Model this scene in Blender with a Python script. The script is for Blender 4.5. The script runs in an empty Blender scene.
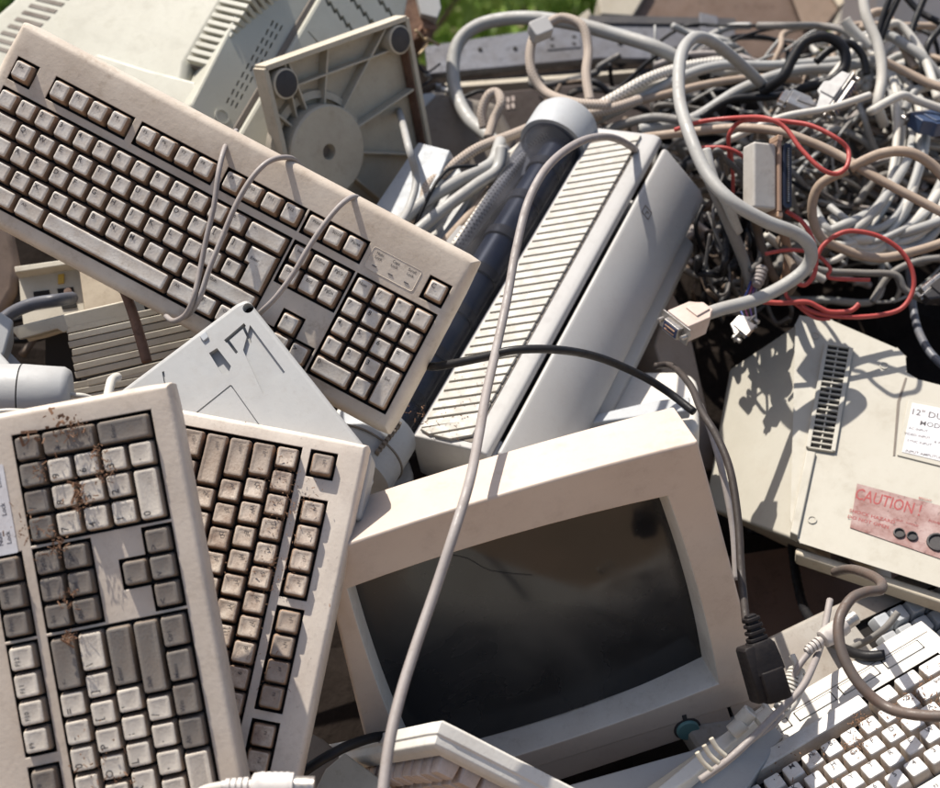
import bpy, bmesh, math, random
from mathutils import Vector, Matrix, Euler
random.seed(11)
S = bpy.context.scene
COL = S.collection
# ------------------------------------------------------------------ camera, sky, sun, exposure
PITCH = math.radians(24); F = 1305.0; CX, CY = 470.0, 394.0
CAM = Vector((0, 0, 1.6))
cam_d = bpy.data.cameras.new('camera'); cam = bpy.data.objects.new('camera', cam_d); COL.objects.link(cam)
cam.location = CAM; cam.rotation_euler = (math.pi/2 - PITCH, 0, 0)
cam_d.sensor_width = 36; cam_d.lens = 36*F/940; cam_d.clip_start = 0.02; cam_d.clip_end = 400
cam_d.dof.use_dof = True; cam_d.dof.focus_distance = 1.10; cam_d.dof.aperture_fstop = 7
S.camera = cam
SUN = Vector((-0.34, 0.25, 0.90)).normalized()
w = bpy.data.worlds.new("World"); S.world = w; w.use_nodes = True
nt = w.node_tree; sky = nt.nodes.new('ShaderNodeTexSky'); sky.sky_type = 'NISHITA'; sky.sun_disc = False
sky.sun_elevation = math.asin(SUN.z); sky.sun_rotation = math.atan2(SUN.x, SUN.y)
sky.air_density = 1.0; sky.dust_density = 2.5; sky.ozone_density = 1.0
bg = nt.nodes['Background']; nt.links.new(sky.outputs[0], bg.inputs[0]); bg.inputs[1].default_value = 0.09
sd = bpy.data.lights.new('sun', 'SUN'); sd.energy = 4.1; sd.angle = math.radians(0.53); sd.color = (1, .965, .90)
so = bpy.data.objects.new('sun', sd); COL.objects.link(so); so.rotation_euler = SUN.to_track_quat('Z', 'Y').to_euler(); so.location = (0, 0, 6)
S.view_settings.view_transform = 'Standard'; S.view_settings.look = 'None'; S.view_settings.gamma = 1
S.view_settings.exposure = 0.9; S.view_settings.use_white_balance = True; S.view_settings.white_balance_temperature = 6750; S.view_settings.white_balance_tint = 10
S.render.engine = 'CYCLES'

# ------------------------------------------------------------------ geometry of view and frames
CR = Euler((math.pi/2 - PITCH, 0, 0)).to_matrix()
def cdir(v): return CR @ Vector(v)
def P(px, py, d): return CAM + CR @ Vector(((px-CX)/F*d, -(py-CY)/F*d, -d))
def ray_plane(px, py, o, n):
    r = CR @ Vector(((px-CX)/F, -(py-CY)/F, -1)); return CAM + r*((o-CAM).dot(n)/r.dot(n))
def frame(px, py, d, n, xpx):
    z = cdir(n).normalized(); o = P(px, py, d); x = (ray_plane(xpx[0], xpx[1], o, z)-o).normalized(); y = z.cross(x)
    M = Matrix((x, y, z)).transposed().to_4x4(); M.translation = o; return M
def loc(M, px, py, z=0.0):
    n = M.to_3x3().col[2].normalized(); o = M @ Vector((0, 0, z)); p = M.inverted() @ ray_plane(px, py, o, n); return (p.x, p.y)
def locs(M, pts, z=0.0): return [loc(M, a, b, z) for a, b in pts]
def mat34(r): return Matrix([list(r[0]), list(r[1]), list(r[2]), [0, 0, 0, 1]])

# ------------------------------------------------------------------ materials
MATS = {}
def plastic(name, base, grime=(.16, .10, .065), amt=.35, rough=.45, scale=14, speck=.12, bump=.02, fine=140, metallic=0, cover=.5):
    if name in MATS: return MATS[name]
    m = bpy.data.materials.new(name); m.use_nodes = True; n = m.node_tree.nodes; l = m.node_tree.links
    b = n['Principled BSDF']; b.inputs['Roughness'].default_value = rough; b.inputs['Metallic'].default_value = metallic
    b.inputs['Specular IOR Level'].default_value = .4
    tc = n.new('ShaderNodeTexCoord'); oi = n.new('ShaderNodeObjectInfo'); va = n.new('ShaderNodeVectorMath'); va.operation = 'MULTIPLY_ADD'
    l.new(oi.outputs['Random'], va.inputs[0]); va.inputs[1].default_value = (7.3, 5.1, 3.7); l.new(tc.outputs['Object'], va.inputs[2])
    def noise(sc, det, rgh=.6):
        t = n.new('ShaderNodeTexNoise'); t.inputs['Scale'].default_value = sc; t.inputs['Detail'].default_value = det
        t.inputs['Roughness'].default_value = rgh; l.new(va.outputs[0], t.inputs['Vector']); return t
    def rmp(src, a, c, hi=1.0):
        r = n.new('ShaderNodeMapRange'); r.inputs[1].default_value = a; r.inputs[2].default_value = c; r.inputs[4].default_value = hi; r.clamp = True
        l.new(src, r.inputs[0]); return r.outputs[0]
    n1 = noise(scale, 6); n2 = noise(fine, 3); n3 = noise(scale*5, 8, .75)
    g = rmp(n1.outputs[0], cover-.2, cover+.25, amt); sp = rmp(n2.outputs[0], .62, .72, speck); st = rmp(n3.outputs[0], .55, .75, amt*.8)
    def mix(fac, a, bcol):
        x = n.new('ShaderNodeMix'); x.data_type = 'RGBA'; l.new(fac, x.inputs[0])
        if isinstance(a, tuple): x.inputs[6].default_value = (*a, 1)
        else: l.new(a, x.inputs[6])
        x.inputs[7].default_value = (*bcol, 1); return x.outputs[2]
    n4 = noise(scale*2.2, 10, .8); sm = rmp(n4.outputs[0], .52, .66, min(1, amt*.9))
    mp = n.new('ShaderNodeMapping'); mp.inputs['Scale'].default_value = (700, 14, 90); mp.inputs['Rotation'].default_value = (.2, .3, .9); l.new(va.outputs[0], mp.inputs[0])
    n5 = n.new('ShaderNodeTexNoise'); n5.inputs['Scale'].default_value = 1; n5.inputs['Detail'].default_value = 2; l.new(mp.outputs[0], n5.inputs['Vector'])
    sc_ = rmp(n5.outputs[0], .72, .80, min(.16, amt*.3))
    c = mix(g, base, grime); c = mix(sm, c, tuple(.55*v+.45*b_*.8 for v, b_ in zip(grime, base))); c = mix(st, c, tuple(v*.8 for v in grime)); c = mix(sc_, c, tuple(v*.7 for v in grime)); c = mix(sp, c, tuple(v*.35 for v in grime))
    l.new(c, b.inputs['Base Color'])
    rr = n.new('ShaderNodeMapRange'); rr.inputs[3].default_value = rough; rr.inputs[4].default_value = min(1, rough+.35); l.new(n3.outputs[0], rr.inputs[0]); rr.inputs[1].default_value = .4; rr.inputs[2].default_value = .65
    l.new(rr.outputs[0], b.inputs['Roughness'])
    bp = n.new('ShaderNodeBump'); bp.inputs['Strength'].default_value = .5; bp.inputs['Distance'].default_value = bump*.02
    l.new(n2.outputs[0], bp.inputs['Height']); l.new(bp.outputs[0], b.inputs['Normal'])
    MATS[name] = m; return m
def simple(name, col, rough=.5, metallic=0, spec=.5, trans=0, alpha=1):
    if name in MATS: return MATS[name]
    m = bpy.data.materials.new(name); m.use_nodes = True; b = m.node_tree.nodes['Principled BSDF']
    b.inputs['Base Color'].default_value = (*col, 1); b.inputs['Roughness'].default_value = rough; b.inputs['Metallic'].default_value = metallic
    b.inputs['Specular IOR Level'].default_value = spec; b.inputs['Transmission Weight'].default_value = trans; b.inputs['Alpha'].default_value = alpha
    MATS[name] = m; return m
def dull(m, sp=.15):
    m.node_tree.nodes['Principled BSDF'].inputs['Specular IOR Level'].default_value = sp; return m
def braid(name, base, dark, fu=260, fv=4):
    m = bpy.data.materials.new(name); m.use_nodes = True; n = m.node_tree.nodes; l = m.node_tree.links; b = n['Principled BSDF']
    uv = n.new('ShaderNodeTexCoord'); mp = n.new('ShaderNodeMapping'); l.new(uv.outputs['UV'], mp.inputs[0])
    mp.inputs['Scale'].default_value = (fu, fv, 1)
    ck = n.new('ShaderNodeTexChecker'); ck.inputs['Scale'].default_value = 1; mp2 = n.new('ShaderNodeVectorMath'); mp2.operation = 'MULTIPLY'
    # diagonal checks from u+v and u-v
    sx = n.new('ShaderNodeSeparateXYZ'); l.new(mp.outputs[0], sx.inputs[0])
    a = n.new('ShaderNodeMath'); a.operation = 'ADD'; s = n.new('ShaderNodeMath'); s.operation = 'SUBTRACT'
    for q in (a, s): l.new(sx.outputs[0], q.inputs[0]); l.new(sx.outputs[1], q.inputs[1])
    cm = n.new('ShaderNodeCombineXYZ'); l.new(a.outputs[0], cm.inputs[0]); l.new(s.outputs[0], cm.inputs[1])
    f1 = n.new('ShaderNodeVectorMath'); f1.operation = 'FRACTION'; l.new(cm.outputs[0], f1.inputs[0])
    s2 = n.new('ShaderNodeSeparateXYZ'); l.new(f1.outputs[0], s2.inputs[0])
    mn = n.new('ShaderNodeMath'); mn.operation = 'MINIMUM'; l.new(s2.outputs[0], mn.inputs[0]); l.new(s2.outputs[1], mn.inputs[1])
    r = n.new('ShaderNodeMapRange'); r.inputs[1].default_value = .5; r.inputs[2].default_value = .62; l.new(mn.outputs[0], r.inputs[0])
    x = n.new('ShaderNodeMix'); x.data_type = 'RGBA'; l.new(r.outputs[0], x.inputs[0]); x.inputs[6].default_value = (*base, 1); x.inputs[7].default_value = (*dark, 1)
    l.new(x.outputs[2], b.inputs['Base Color']); b.inputs['Roughness'].default_value = .85; return m

BR = (.15, .095, .06)
BEIGE_A = plastic('dusty_beige_case', (.58, .51, .43), (.20, .13, .08), .6, .42, 9, .10, .02, 230)
KEY_A = plastic('dusty_grey_key', (.58, .54, .49), (.27, .19, .125), .6, .4, 60, .25, .02, 500, cover=.56)
BEIGE_B = plastic('warm_beige_case', (.54, .465, .39), BR, .34, .4, 11, .06, .02, 260, cover=.58)
KEY_B = plastic('light_warm_key', (.61, .55, .47), BR, .35, .35, 50, .10, .02, 500, cover=.58)
GREY_B = plastic('warm_grey_key', (.19, .17, .148), BR, .35, .35, 50, .10, .02, 500)
BEIGE_C = plastic('cream_case', (.60, .53, .455), (.14, .07, .045), .30, .4, 16, .22, .02, 240, cover=.6)
KEY_C = plastic('grimy_cream_key', (.58, .50, .42), (.13, .065, .04), .85, .28, 70, .5, .03, 420, cover=.5)
GREY_C = plastic('taupe_key', (.33, .275, .23), (.15, .085, .05), .5, .3, 70, .3, .03, 420)
WHITE_D = plastic('white_case', (.56, .54, .50), (.33, .25, .18), .3, .45, 14, .08, .02, 240, cover=.6)
KEY_D = plastic('white_key', (.58, .565, .545), (.33, .23, .15), .45, .42, 60, .3, .02, 420, cover=.62)
PINK_E = plastic('pinkish_key', (.55, .46, .41), BR, .35, .45, 50, .1, .02, 400)
MON = plastic('monitor_beige', (.50, .41, .34), (.20, .12, .08), .25, .42, 8, .05, .01, 260, cover=.6)
MON_IN = plastic('monitor_pale', (.62, .59, .54), (.22, .15, .10), .35, .5, 14, .12, .01, 260)
PRN = plastic('printer_white', (.37, .36, .35), (.25, .2, .16), .16, .4, 12, .05, .008, 260, cover=.65)
PRNV = plastic('printer_vent', (.38, .36, .325), (.25, .2, .15), .25, .45, 14, .12, .01, 260, cover=.6)
GREYP = plastic('grey_plastic', (.36, .38, .40), (.22, .18, .14), .3, .4, 10, .1, .01, 240)
BLUEG = plastic('blue_grey_plastic', (.34, .345, .345), (.3, .26, .22), .3, .4, 8, .08, .01, 240)
GREEN = plastic('greenish_cream', (.40, .39, .33), (.22, .19, .13), .25, .33, 7, .06, .008, 200, cover=.6)
TANP = plastic('tan_swivel', (.45, .40, .315), (.25, .19, .12), .4, .5, 16, .12, .02, 240)
RMON = plastic('right_monitor_cream', (.37, .35, .30), (.25, .2, .14), .22, .45, 8, .05, .008, 240, cover=.6)
CREAM = plastic('old_cream', (.50, .46, .38), (.2, .15, .10), .4, .5, 12, .1, .01, 200)
BROWN = plastic('brown_dirty_case', (.19, .125, .092), (.06, .038, .028), .7, .7, 6, .3, .02, 90)
DARKP = plastic('dark_plastic', (.035, .035, .04), (.12, .10, .08), .35, .4, 20, .2, .02, 200)
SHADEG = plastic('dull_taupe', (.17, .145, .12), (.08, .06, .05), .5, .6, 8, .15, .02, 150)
METAL = plastic('scuffed_steel', (.115, .12, .14), (.05, .04, .035), .7, .45, 14, .4, .02, 160, metallic=.3)
BRIGHTM = plastic('connector_metal', (.42, .41, .40), (.2, .14, .09), .5, .3, 60, .2, .01, 300, metallic=.9)
BRASS = plastic('copper_trim', (.60, .40, .28), (.3, .2, .12), .3, .35, 60, .1, .01, 300, metallic=.6)
RUST = plastic('rusty_scrap', (.20, .11, .07), (.05, .03, .025), .8, .8, 30, .4, .05, 90)
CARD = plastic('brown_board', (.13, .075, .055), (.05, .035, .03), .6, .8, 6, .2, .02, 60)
BLACK = simple('well_black', (.012, .010, .009), .7, spec=.2)
INK = simple('legend_ink', (.045, .04, .045), .6); INKB = simple('legend_blue', (.06, .07, .16), .6); INKR = simple('legend_red', (.24, .025, .025), .6)
PAPER = plastic('label_paper', (.62, .62, .64), (.35, .28, .25), .4, .6, 30, .15, .01, 300)
STICK = plastic('caution_sticker', (.38, .30, .28), (.15, .045, .035), .95, .6, 34, .55, .02, 190, cover=.46)
TEAL = simple('teal_button', (.09, .20, .20), .4)
CAB_G = plastic('grey_cable', (.31, .31, .30), (.22, .18, .14), .4, .42, 20, .1, .01, 260)
CAB_W = plastic('white_cable', (.47, .455, .42), (.3, .24, .17), .4, .42, 20, .1, .01, 260)
CAB_T = plastic('tan_cable', (.32, .25, .195), (.17, .11, .07), .5, .55, 24, .2, .01, 260)
CAB_D = plastic('dim_grey_cable', (.17, .165, .155), (.12, .09, .07), .5, .5, 20, .1, .01, 260)
CAB_M = plastic('mauve_grey_cable', (.27, .245, .235), (.16, .12, .10), .5, .45, 24, .1, .01, 260)
CAB_K = plastic('black_cable', (.009, .009, .011), (.035, .03, .025), .2, .35, 20, .15, .01, 260)
CAB_R = plastic('red_cable', (.36, .045, .038), (.2, .06, .05), .35, .4, 20, .05, .01, 260)
BRAID_W = braid('braided_white', (.58, .54, .48), (.05, .04, .035), 170, 5)
BRAID_T = braid('braided_tan', (.36, .30, .25), (.13, .09, .07), 240, 5)
STRAW = plastic('straw', (.55, .43, .27), (.2, .12, .07), .6, .8, 40, .1, .01, 200)

# smoked clear plastic: thin, tinted, glossy
SMOKE = bpy.data.materials.new('smoked_clear_plastic'); SMOKE.use_nodes = True
_n = SMOKE.node_tree.nodes; _l = SMOKE.node_tree.links; _b = _n['Principled BSDF']
_b.inputs['Base Color'].default_value = (.09, .09, .10, 1); _b.inputs['Roughness'].default_value = .07
_t = _n.new('ShaderNodeBsdfTransparent'); _t.inputs[0].default_value = (.50, .52, .58, 1); _m = _n.new('ShaderNodeMixShader')
_ns = _n.new('ShaderNodeTexNoise'); _ns.inputs['Scale'].default_value = 22; _ns.inputs['Detail'].default_value = 8
_tc = _n.new('ShaderNodeTexCoord'); _l.new(_tc.outputs['Object'], _ns.inputs['Vector'])
_r = _n.new('ShaderNodeMapRange'); _r.inputs[1].default_value = .35; _r.inputs[2].default_value = .75; _r.inputs[3].default_value = .14; _r.inputs[4].default_value = .36
_l.new(_ns.outputs[0], _r.inputs[0]); _l.new(_r.outputs[0], _m.inputs[0]); _l.new(_t.outputs[0], _m.inputs[1]); _l.new(_b.outputs[0], _m.inputs[2])
_l.new(_m.outputs[0], _n['Material Output'].inputs[0])
# dusty CRT glass
GLASS = bpy.data.materials.new('dusty_screen_glass'); GLASS.use_nodes = True
_n = GLASS.node_tree.nodes; _l = GLASS.node_tree.links; _b = _n['Principled BSDF']; _tc = _n.new('ShaderNodeTexCoord')
def _noise(sc, det, dist=0):
    t = _n.new('ShaderNodeTexNoise'); t.inputs['Scale'].default_value = sc; t.inputs['Detail'].default_value = det; t.inputs['Distortion'].default_value = dist; _l.new(_tc.outputs['Object'], t.inputs['Vector']); return t
_a = _noise(7, 6, .4); _c = _noise(260, 2)
_r1 = _n.new('ShaderNodeMapRange'); _r1.inputs[1].default_value = .45; _r1.inputs[2].default_value = .8; _r1.inputs[4].default_value = .45; _l.new(_a.outputs[0], _r1.inputs[0])
_r2 = _n.new('ShaderNodeMapRange'); _r2.inputs[1].default_value = .74; _r2.inputs[2].default_value = .8; _r2.inputs[4].default_value = .8; _l.new(_c.outputs[0], _r2.inputs[0])
_mx = _n.new('ShaderNodeMath'); _mx.operation = 'MAXIMUM'; _l.new(_r1.outputs[0], _mx.inputs[0]); _l.new(_r2.outputs[0], _mx.inputs[1])
_x = _n.new('ShaderNodeMix'); _x.data_type = 'RGBA'; _l.new(_mx.outputs[0], _x.inputs[0]); _x.inputs[6].default_value = (.012, .012, .013, 1); _x.inputs[7].default_value = (.075, .072, .070, 1)
_l.new(_x.outputs[2], _b.inputs['Base Color'])
_r3 = _n.new('ShaderNodeMapRange'); _r3.inputs[3].default_value = .09; _r3.inputs[4].default_value = .45; _r3.inputs[1].default_value = .4; _r3.inputs[2].default_value = .7; _l.new(_a.outputs[0], _r3.inputs[0]); _l.new(_r3.outputs[0], _b.inputs['Roughness'])

# ------------------------------------------------------------------ mesh helpers
def finish(name, bm, mats, parent=None, M=None, bevel=0, smooth=40, seg=2):
    me = bpy.data.meshes.new(name); bmesh.ops.recalc_face_normals(bm, faces=bm.faces); bm.to_mesh(me); bm.free()
    for m in (mats if isinstance(mats, (list, tuple)) else [mats]): me.materials.append(m)
    me.shade_smooth()
    if smooth is not None: me.set_sharp_from_angle(angle=math.radians(smooth))
    o = bpy.data.objects.new(name, me); COL.objects.link(o)
    if parent: o.parent = parent
    if M is not None: o.matrix_world = M
    if bevel:
        b = o.modifiers.new('bevel', 'BEVEL'); b.width = bevel; b.segments = seg; b.limit_method = 'ANGLE'; b.angle_limit = math.radians(35); b.harden_normals = True
    return o
def cut(o, polys, depth, zt=.004, M=None):
    """carve real recesses (prisms) into a part"""
    bm = bmesh.new()
    for p_ in polys: prism(bm, p_, -depth, zt)
    c = finish('cutter', bm, o.data.materials[0]); c.matrix_world = M if M is not None else o.matrix_world
    mods = [m for m in o.modifiers]; md = o.modifiers.new('cut', 'BOOLEAN'); md.operation = 'DIFFERENCE'; md.solver = 'EXACT'; md.use_self = True; md.object = c
    bpy.context.view_layer.update(); ev = o.evaluated_get(bpy.context.evaluated_depsgraph_get()); me = bpy.data.meshes.new_from_object(ev)
    o.modifiers.clear(); old = o.data; o.data = me; me.name = old.name; bpy.data.objects.remove(c)
    if 'custom_normal' in me.attributes: me.attributes.remove(me.attributes['custom_normal'])
    me.shade_flat()
def tag(o, label=None, cat=None, group=None, kind=None):
    if label: o['label'] = label
    if cat: o['category'] = cat
    if group: o['group'] = group
    if kind: o['kind'] = kind
    return o
def root(name, M, label, cat, group=None):
    o = bpy.data.objects.new(name, None); o.empty_display_size = .02; COL.objects.link(o); o.matrix_world = M; return tag(o, label, cat, group)
def box(bm, x0, x1, y0, y1, z0, z1, mi=0, T=None):
    vs = [bm.verts.new((T @ Vector(c)) if T else c) for c in ((x0, y0, z0), (x1, y0, z0), (x1, y1, z0), (x0, y1, z0), (x0, y0, z1), (x1, y0, z1), (x1, y1, z1), (x0, y1, z1))]
    for f in ((0, 3, 2, 1), (4, 5, 6, 7), (0, 1, 5, 4), (1, 2, 6, 5), (2, 3, 7, 6), (3, 0, 4, 7)):
        q = bm.faces.new([vs[i] for i in f]); q.material_index = mi
def area(poly): return sum(poly[i][0]*poly[(i+1) % len(poly)][1]-poly[(i+1) % len(poly)][0]*poly[i][1] for i in range(len(poly)))/2
def prism(bm, poly, z0, z1, mi=0, taper=None):
    if area(poly) < 0: poly = poly[::-1]
    a = [bm.verts.new((x, y, z1)) for x, y in poly]; lo = inset(poly, taper) if taper else poly; b = [bm.verts.new((x, y, z0)) for x, y in lo]
    n = len(poly); f = bm.faces.new(a); f.material_index = mi; f = bm.faces.new(b[::-1]); f.material_index = mi
    for i in range(n):
        f = bm.faces.new((b[i], b[(i+1) % n], a[(i+1) % n], a[i])); f.material_index = mi
def inset(poly, d):
    n = len(poly); out = []
    for i in range(n):
        p0, p1, p2 = Vector(poly[i-1]), Vector(poly[i]), Vector(poly[(i+1) % n])
        e1 = (p1-p0).normalized(); e2 = (p2-p1).normalized(); n1 = Vector((-e1.y, e1.x)); n2 = Vector((-e2.y, e2.x))
        k = n1+n2; k = k/max(.25, k.dot(n1)*1.0) if k.length > 1e-6 else n1
        k = (n1+n2); s = 1/(1+n1.dot(n2)) if (1+n1.dot(n2)) > .2 else 1
        out.append(tuple(p1+k*s*d))
    return out
def rrect(x0, x1, y0, y1, r, k=3):
    pts = []
    for cx, cy, a0 in ((x1-r, y1-r, 0), (x0+r, y1-r, 90), (x0+r, y0+r, 180), (x1-r, y0+r, 270)):
        for i in range(k):
            a = math.radians(a0+90*i/(k-1)); pts.append((cx+r*math.cos(a), cy+r*math.sin(a)))
    return pts
def rings(bm, rs, cap0=False, cap1=True, mi=0, closed=True):
    V = [[bm.verts.new(p) for p in r] for r in rs]; n = len(rs[0])
    for a, b in zip(V, V[1:]):
        for i in range(n if closed else n-1):
            f = bm.faces.new((a[i], a[(i+1) % n], b[(i+1) % n], b[i])); f.material_index = mi
    if cap1: bm.faces.new(V[-1]).material_index = mi
    if cap0: bm.faces.new(V[0][::-1]).material_index = mi
    return V
def lathe(bm, prof, T=None, seg=32, mi=0, caps=(True, True)):
    rs = []
    for r, z in prof:
        rs.append([(T @ Vector((r*math.cos(2*math.pi*i/seg), r*math.sin(2*math.pi*i/seg), z)) if T else Vector((r*math.cos(2*math.pi*i/seg), r*math.sin(2*math.pi*i/seg), z))) for i in range(seg)])
    rings(bm, rs, caps[0], caps[1], mi)
def spline(pts, per=8):
    out = []; n = len(pts)
    for i in range(n-1):
        p0 = pts[max(i-1, 0)]; p1 = pts[i]; p2 = pts[i+1]; p3 = pts[min(i+2, n-1)]
        for k in range(per):
            t = k/per; t2 = t*t; t3 = t2*t
            out.append(.5*((2*p1)+(p2-p0)*t+(2*p0-5*p1+4*p2-p3)*t2+(3*p1-p0-3*p2+p3)*t3))
    out.append(pts[-1]); return out
def tube(bm, path, r, sides=9, mi=0, uvl=None, caps=True):
    T = [(path[min(i+1, len(path)-1)]-path[max(i-1, 0)]).normalized() for i in range(len(path))]
    u = T[0].orthogonal().normalized(); V = []; L = 0; LS = []
    for i, p in enumerate(path):
        if i: L += (p-path[i-1]).length
        LS.append(L); u = (u-T[i]*u.dot(T[i])).normalized(); v = T[i].cross(u)
        rr = r(i/(len(path)-1)) if callable(r) else r
        V.append([bm.verts.new(p+(u*math.cos(2*math.pi*k/sides)+v*math.sin(2*math.pi*k/sides))*rr) for k in range(sides)])
    for i in range(len(V)-1):
        for k in range(sides):
            f = bm.faces.new((V[i][k], V[i][(k+1) % sides], V[i+1][(k+1) % sides], V[i+1][k])); f.material_index = mi
            if uvl:
                for lp, (a, b) in zip(f.loops, ((LS[i], k), (LS[i], k+1), (LS[i+1], k+1), (LS[i+1], k))): lp[uvl].uv = (a, b/sides)
    if caps: bm.faces.new(V[0][::-1]); bm.faces.new(V[-1])
def cable(name, pts, r, mat, label, cat='cable', group=None, parent=None, per=8, sides=9, world=False, jitter=0):
    pw = [Vector(p) for p in pts] if world else [P(*p) for p in pts]
    if jitter: pw = [p+Vector([random.uniform(-jitter, jitter) for _ in range(3)]) for p in pw]
    o0 = pw[0].copy(); bm = bmesh.new(); uvl = bm.loops.layers.uv.new('uv')
    tube(bm, [p-o0 for p in spline(pw, per)], r, sides, 0, uvl)
    o = finish(name, bm, mat, None, None, 0, None)
    if parent: o.parent = parent; o.matrix_world = Matrix.Translation(o0)
    else: o.location = o0; tag(o, label, cat, group)
    return o

# glyph cache: flat print made of thin letter faces
GL = {}
def glyph(s):
    if s in GL: return GL[s]
    cu = bpy.data.curves.new('txt', 'FONT'); cu.body = s; cu.size = 1; cu.align_x = 'CENTER'; cu.align_y = 'CENTER'; cu.resolution_u = 2; cu.offset = .008
    o = bpy.data.objects.new('txt', cu); COL.objects.link(o); bpy.context.view_layer.update()
    me = o.to_mesh(); v = [tuple(q.co) for q in me.vertices]; f = [tuple(p.vertices) for p in me.polygons]; o.to_mesh_clear()
    bpy.data.objects.remove(o); bpy.data.curves.remove(cu); GL[s] = (v, f); return GL[s]
def put_text(bm, s, x, y, z, size, rot=0, mi=1, sx=1.0):
    if not s: return
    v, f = glyph(s); c, sn = math.cos(rot), math.sin(rot)
    vs = [bm.verts.new((x+size*(sx*a*c-b*sn), y+size*(sx*a*sn+b*c), z)) for a, b, _ in v]
    for q in f:
        try: bm.faces.new([vs[i] for i in q]).material_index = mi
        except ValueError: pass

# ------------------------------------------------------------------ SETTING: ground, mound, background
GRND = plastic('dry_dirt', (.30, .20, .13), (.12, .10, .06), .7, .95, .8, .2, .5, 14)
bm = bmesh.new(); bmesh.ops.create_grid(bm, x_segments=40, y_segments=40, size=90)
for v in bm.verts:
    v.co.z = .05*math.sin(v.co.x*.7)*math.cos(v.co.y*.5) if abs(v.co.x) > 6 or v.co.y > 8 else 0
tag(finish('ground', bm, GRND), kind='structure')
# the dark heap of trash that everything leans on
def mound_z(x, y):
    base = -0.42 + .62*(y) + .10*math.sin(3.1*x+1) * .6
    prof = [(0.35, 0.0), (.62, .32), (.95, .66), (1.3, .80), (1.75, 1.02), (2.3, 1.22), (2.8, 1.12), (3.6, .5), (4.4, 0.0)]
    if y <= prof[0][0] or y >= prof[-1][0]: return -.02
    for (a, b), (c, d) in zip(prof, prof[1:]):
        if a <= y <= c: z = b+(d-b)*(y-a)/(c-a); break
    side = max(0.0, 1-max(0, abs(x-.1)-1.1)/1.2)
    return z*side-.02
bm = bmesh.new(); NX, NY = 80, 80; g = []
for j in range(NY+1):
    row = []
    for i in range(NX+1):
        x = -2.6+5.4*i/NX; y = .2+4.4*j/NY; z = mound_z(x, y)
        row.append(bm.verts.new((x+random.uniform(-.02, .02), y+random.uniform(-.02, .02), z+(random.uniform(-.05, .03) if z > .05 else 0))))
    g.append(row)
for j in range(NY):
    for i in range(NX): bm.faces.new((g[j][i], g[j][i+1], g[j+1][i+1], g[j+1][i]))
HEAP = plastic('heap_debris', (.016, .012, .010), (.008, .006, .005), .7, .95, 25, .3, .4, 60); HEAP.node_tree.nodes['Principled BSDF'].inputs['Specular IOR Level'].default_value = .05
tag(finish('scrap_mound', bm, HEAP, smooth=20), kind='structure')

def leaf_mat(name, c1, c2):
    m = bpy.data.materials.new(name); m.use_nodes = True; n = m.node_tree.nodes; l = m.node_tree.links; b = n['Principled BSDF']
    tc = n.new('ShaderNodeTexCoord'); t = n.new('ShaderNodeTexNoise'); t.inputs['Scale'].default_value = 3; l.new(tc.outputs['Object'], t.inputs[0])
    r = n.new('ShaderNodeValToRGB'); r.color_ramp.elements[0].position = .35; r.color_ramp.elements[1].position = .65
    r.color_ramp.elements[0].color = (*c1, 1); r.color_ramp.elements[1].color = (*c2, 1); l.new(t.outputs[0], r.inputs[0]); l.new(r.outputs[0], b.inputs['Base Color'])
    b.inputs['Roughness'].default_value = .5; tr = n.new('ShaderNodeBsdfTranslucent'); l.new(r.outputs[0], tr.inputs[0]); mx = n.new('ShaderNodeMixShader'); mx.inputs[0].default_value = .6
    l.new(b.outputs[0], mx.inputs[1]); l.new(tr.outputs[0], mx.inputs[2]); l.new(mx.outputs[0], n['Material Output'].inputs[0]); return m
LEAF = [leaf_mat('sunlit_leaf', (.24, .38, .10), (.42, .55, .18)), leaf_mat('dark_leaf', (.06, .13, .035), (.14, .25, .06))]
BARK = plastic('bark', (.16, .12, .09), (.06, .05, .04), .6, .9, 12, .2, .4, 40)
def bush_meshes(seed, n=3600):
    rnd = random.Random(seed); bm = bmesh.new(); cl = []
    for _ in range(26):
        a = rnd.uniform(0, 6.28); rr = rnd.uniform(.1, .95); cl.append(Vector((rr*math.cos(a), rr*math.sin(a)*.8, rnd.uniform(.3, 1.9)*(1.1-.4*rr))))
    for _ in range(n):
        c = rnd.choice(cl); d = Vector((rnd.gauss(0, 1), rnd.gauss(0, 1), rnd.gauss(0, 1))).normalized()*rnd.uniform(.15, .36)
        p = c+d; s = rnd.uniform(.035, .07); q = Euler((rnd.uniform(0, 6.28), rnd.uniform(0, 6.28), rnd.uniform(0, 6.28))).to_matrix()
        vs = [bm.verts.new(p+q @ Vector(v)) for v in ((-s, 0, 0), (0, -s*.45, .1*s), (s, 0, 0), (0, s*.45, .1*s))]; bm.faces.new(vs)
    me = bpy.data.meshes.new('crown'); bm.to_mesh(me); bm.free()
    tb = bmesh.new()
    for c in cl[:9]:
        st = Vector((rnd.uniform(-.1, .1), rnd.uniform(-.1, .1), 0)); tube(tb, spline([st, st*.6+c*.35+Vector((0, 0, .15)), c], 4), lambda t: .03*(1-.75*t), 5)
    mt = bpy.data.meshes.new('trunk'); tb.to_mesh(mt); tb.free(); mt.materials.append(BARK)
    return me, mt
BM = [bush_meshes(3), bush_meshes(8)]
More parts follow.
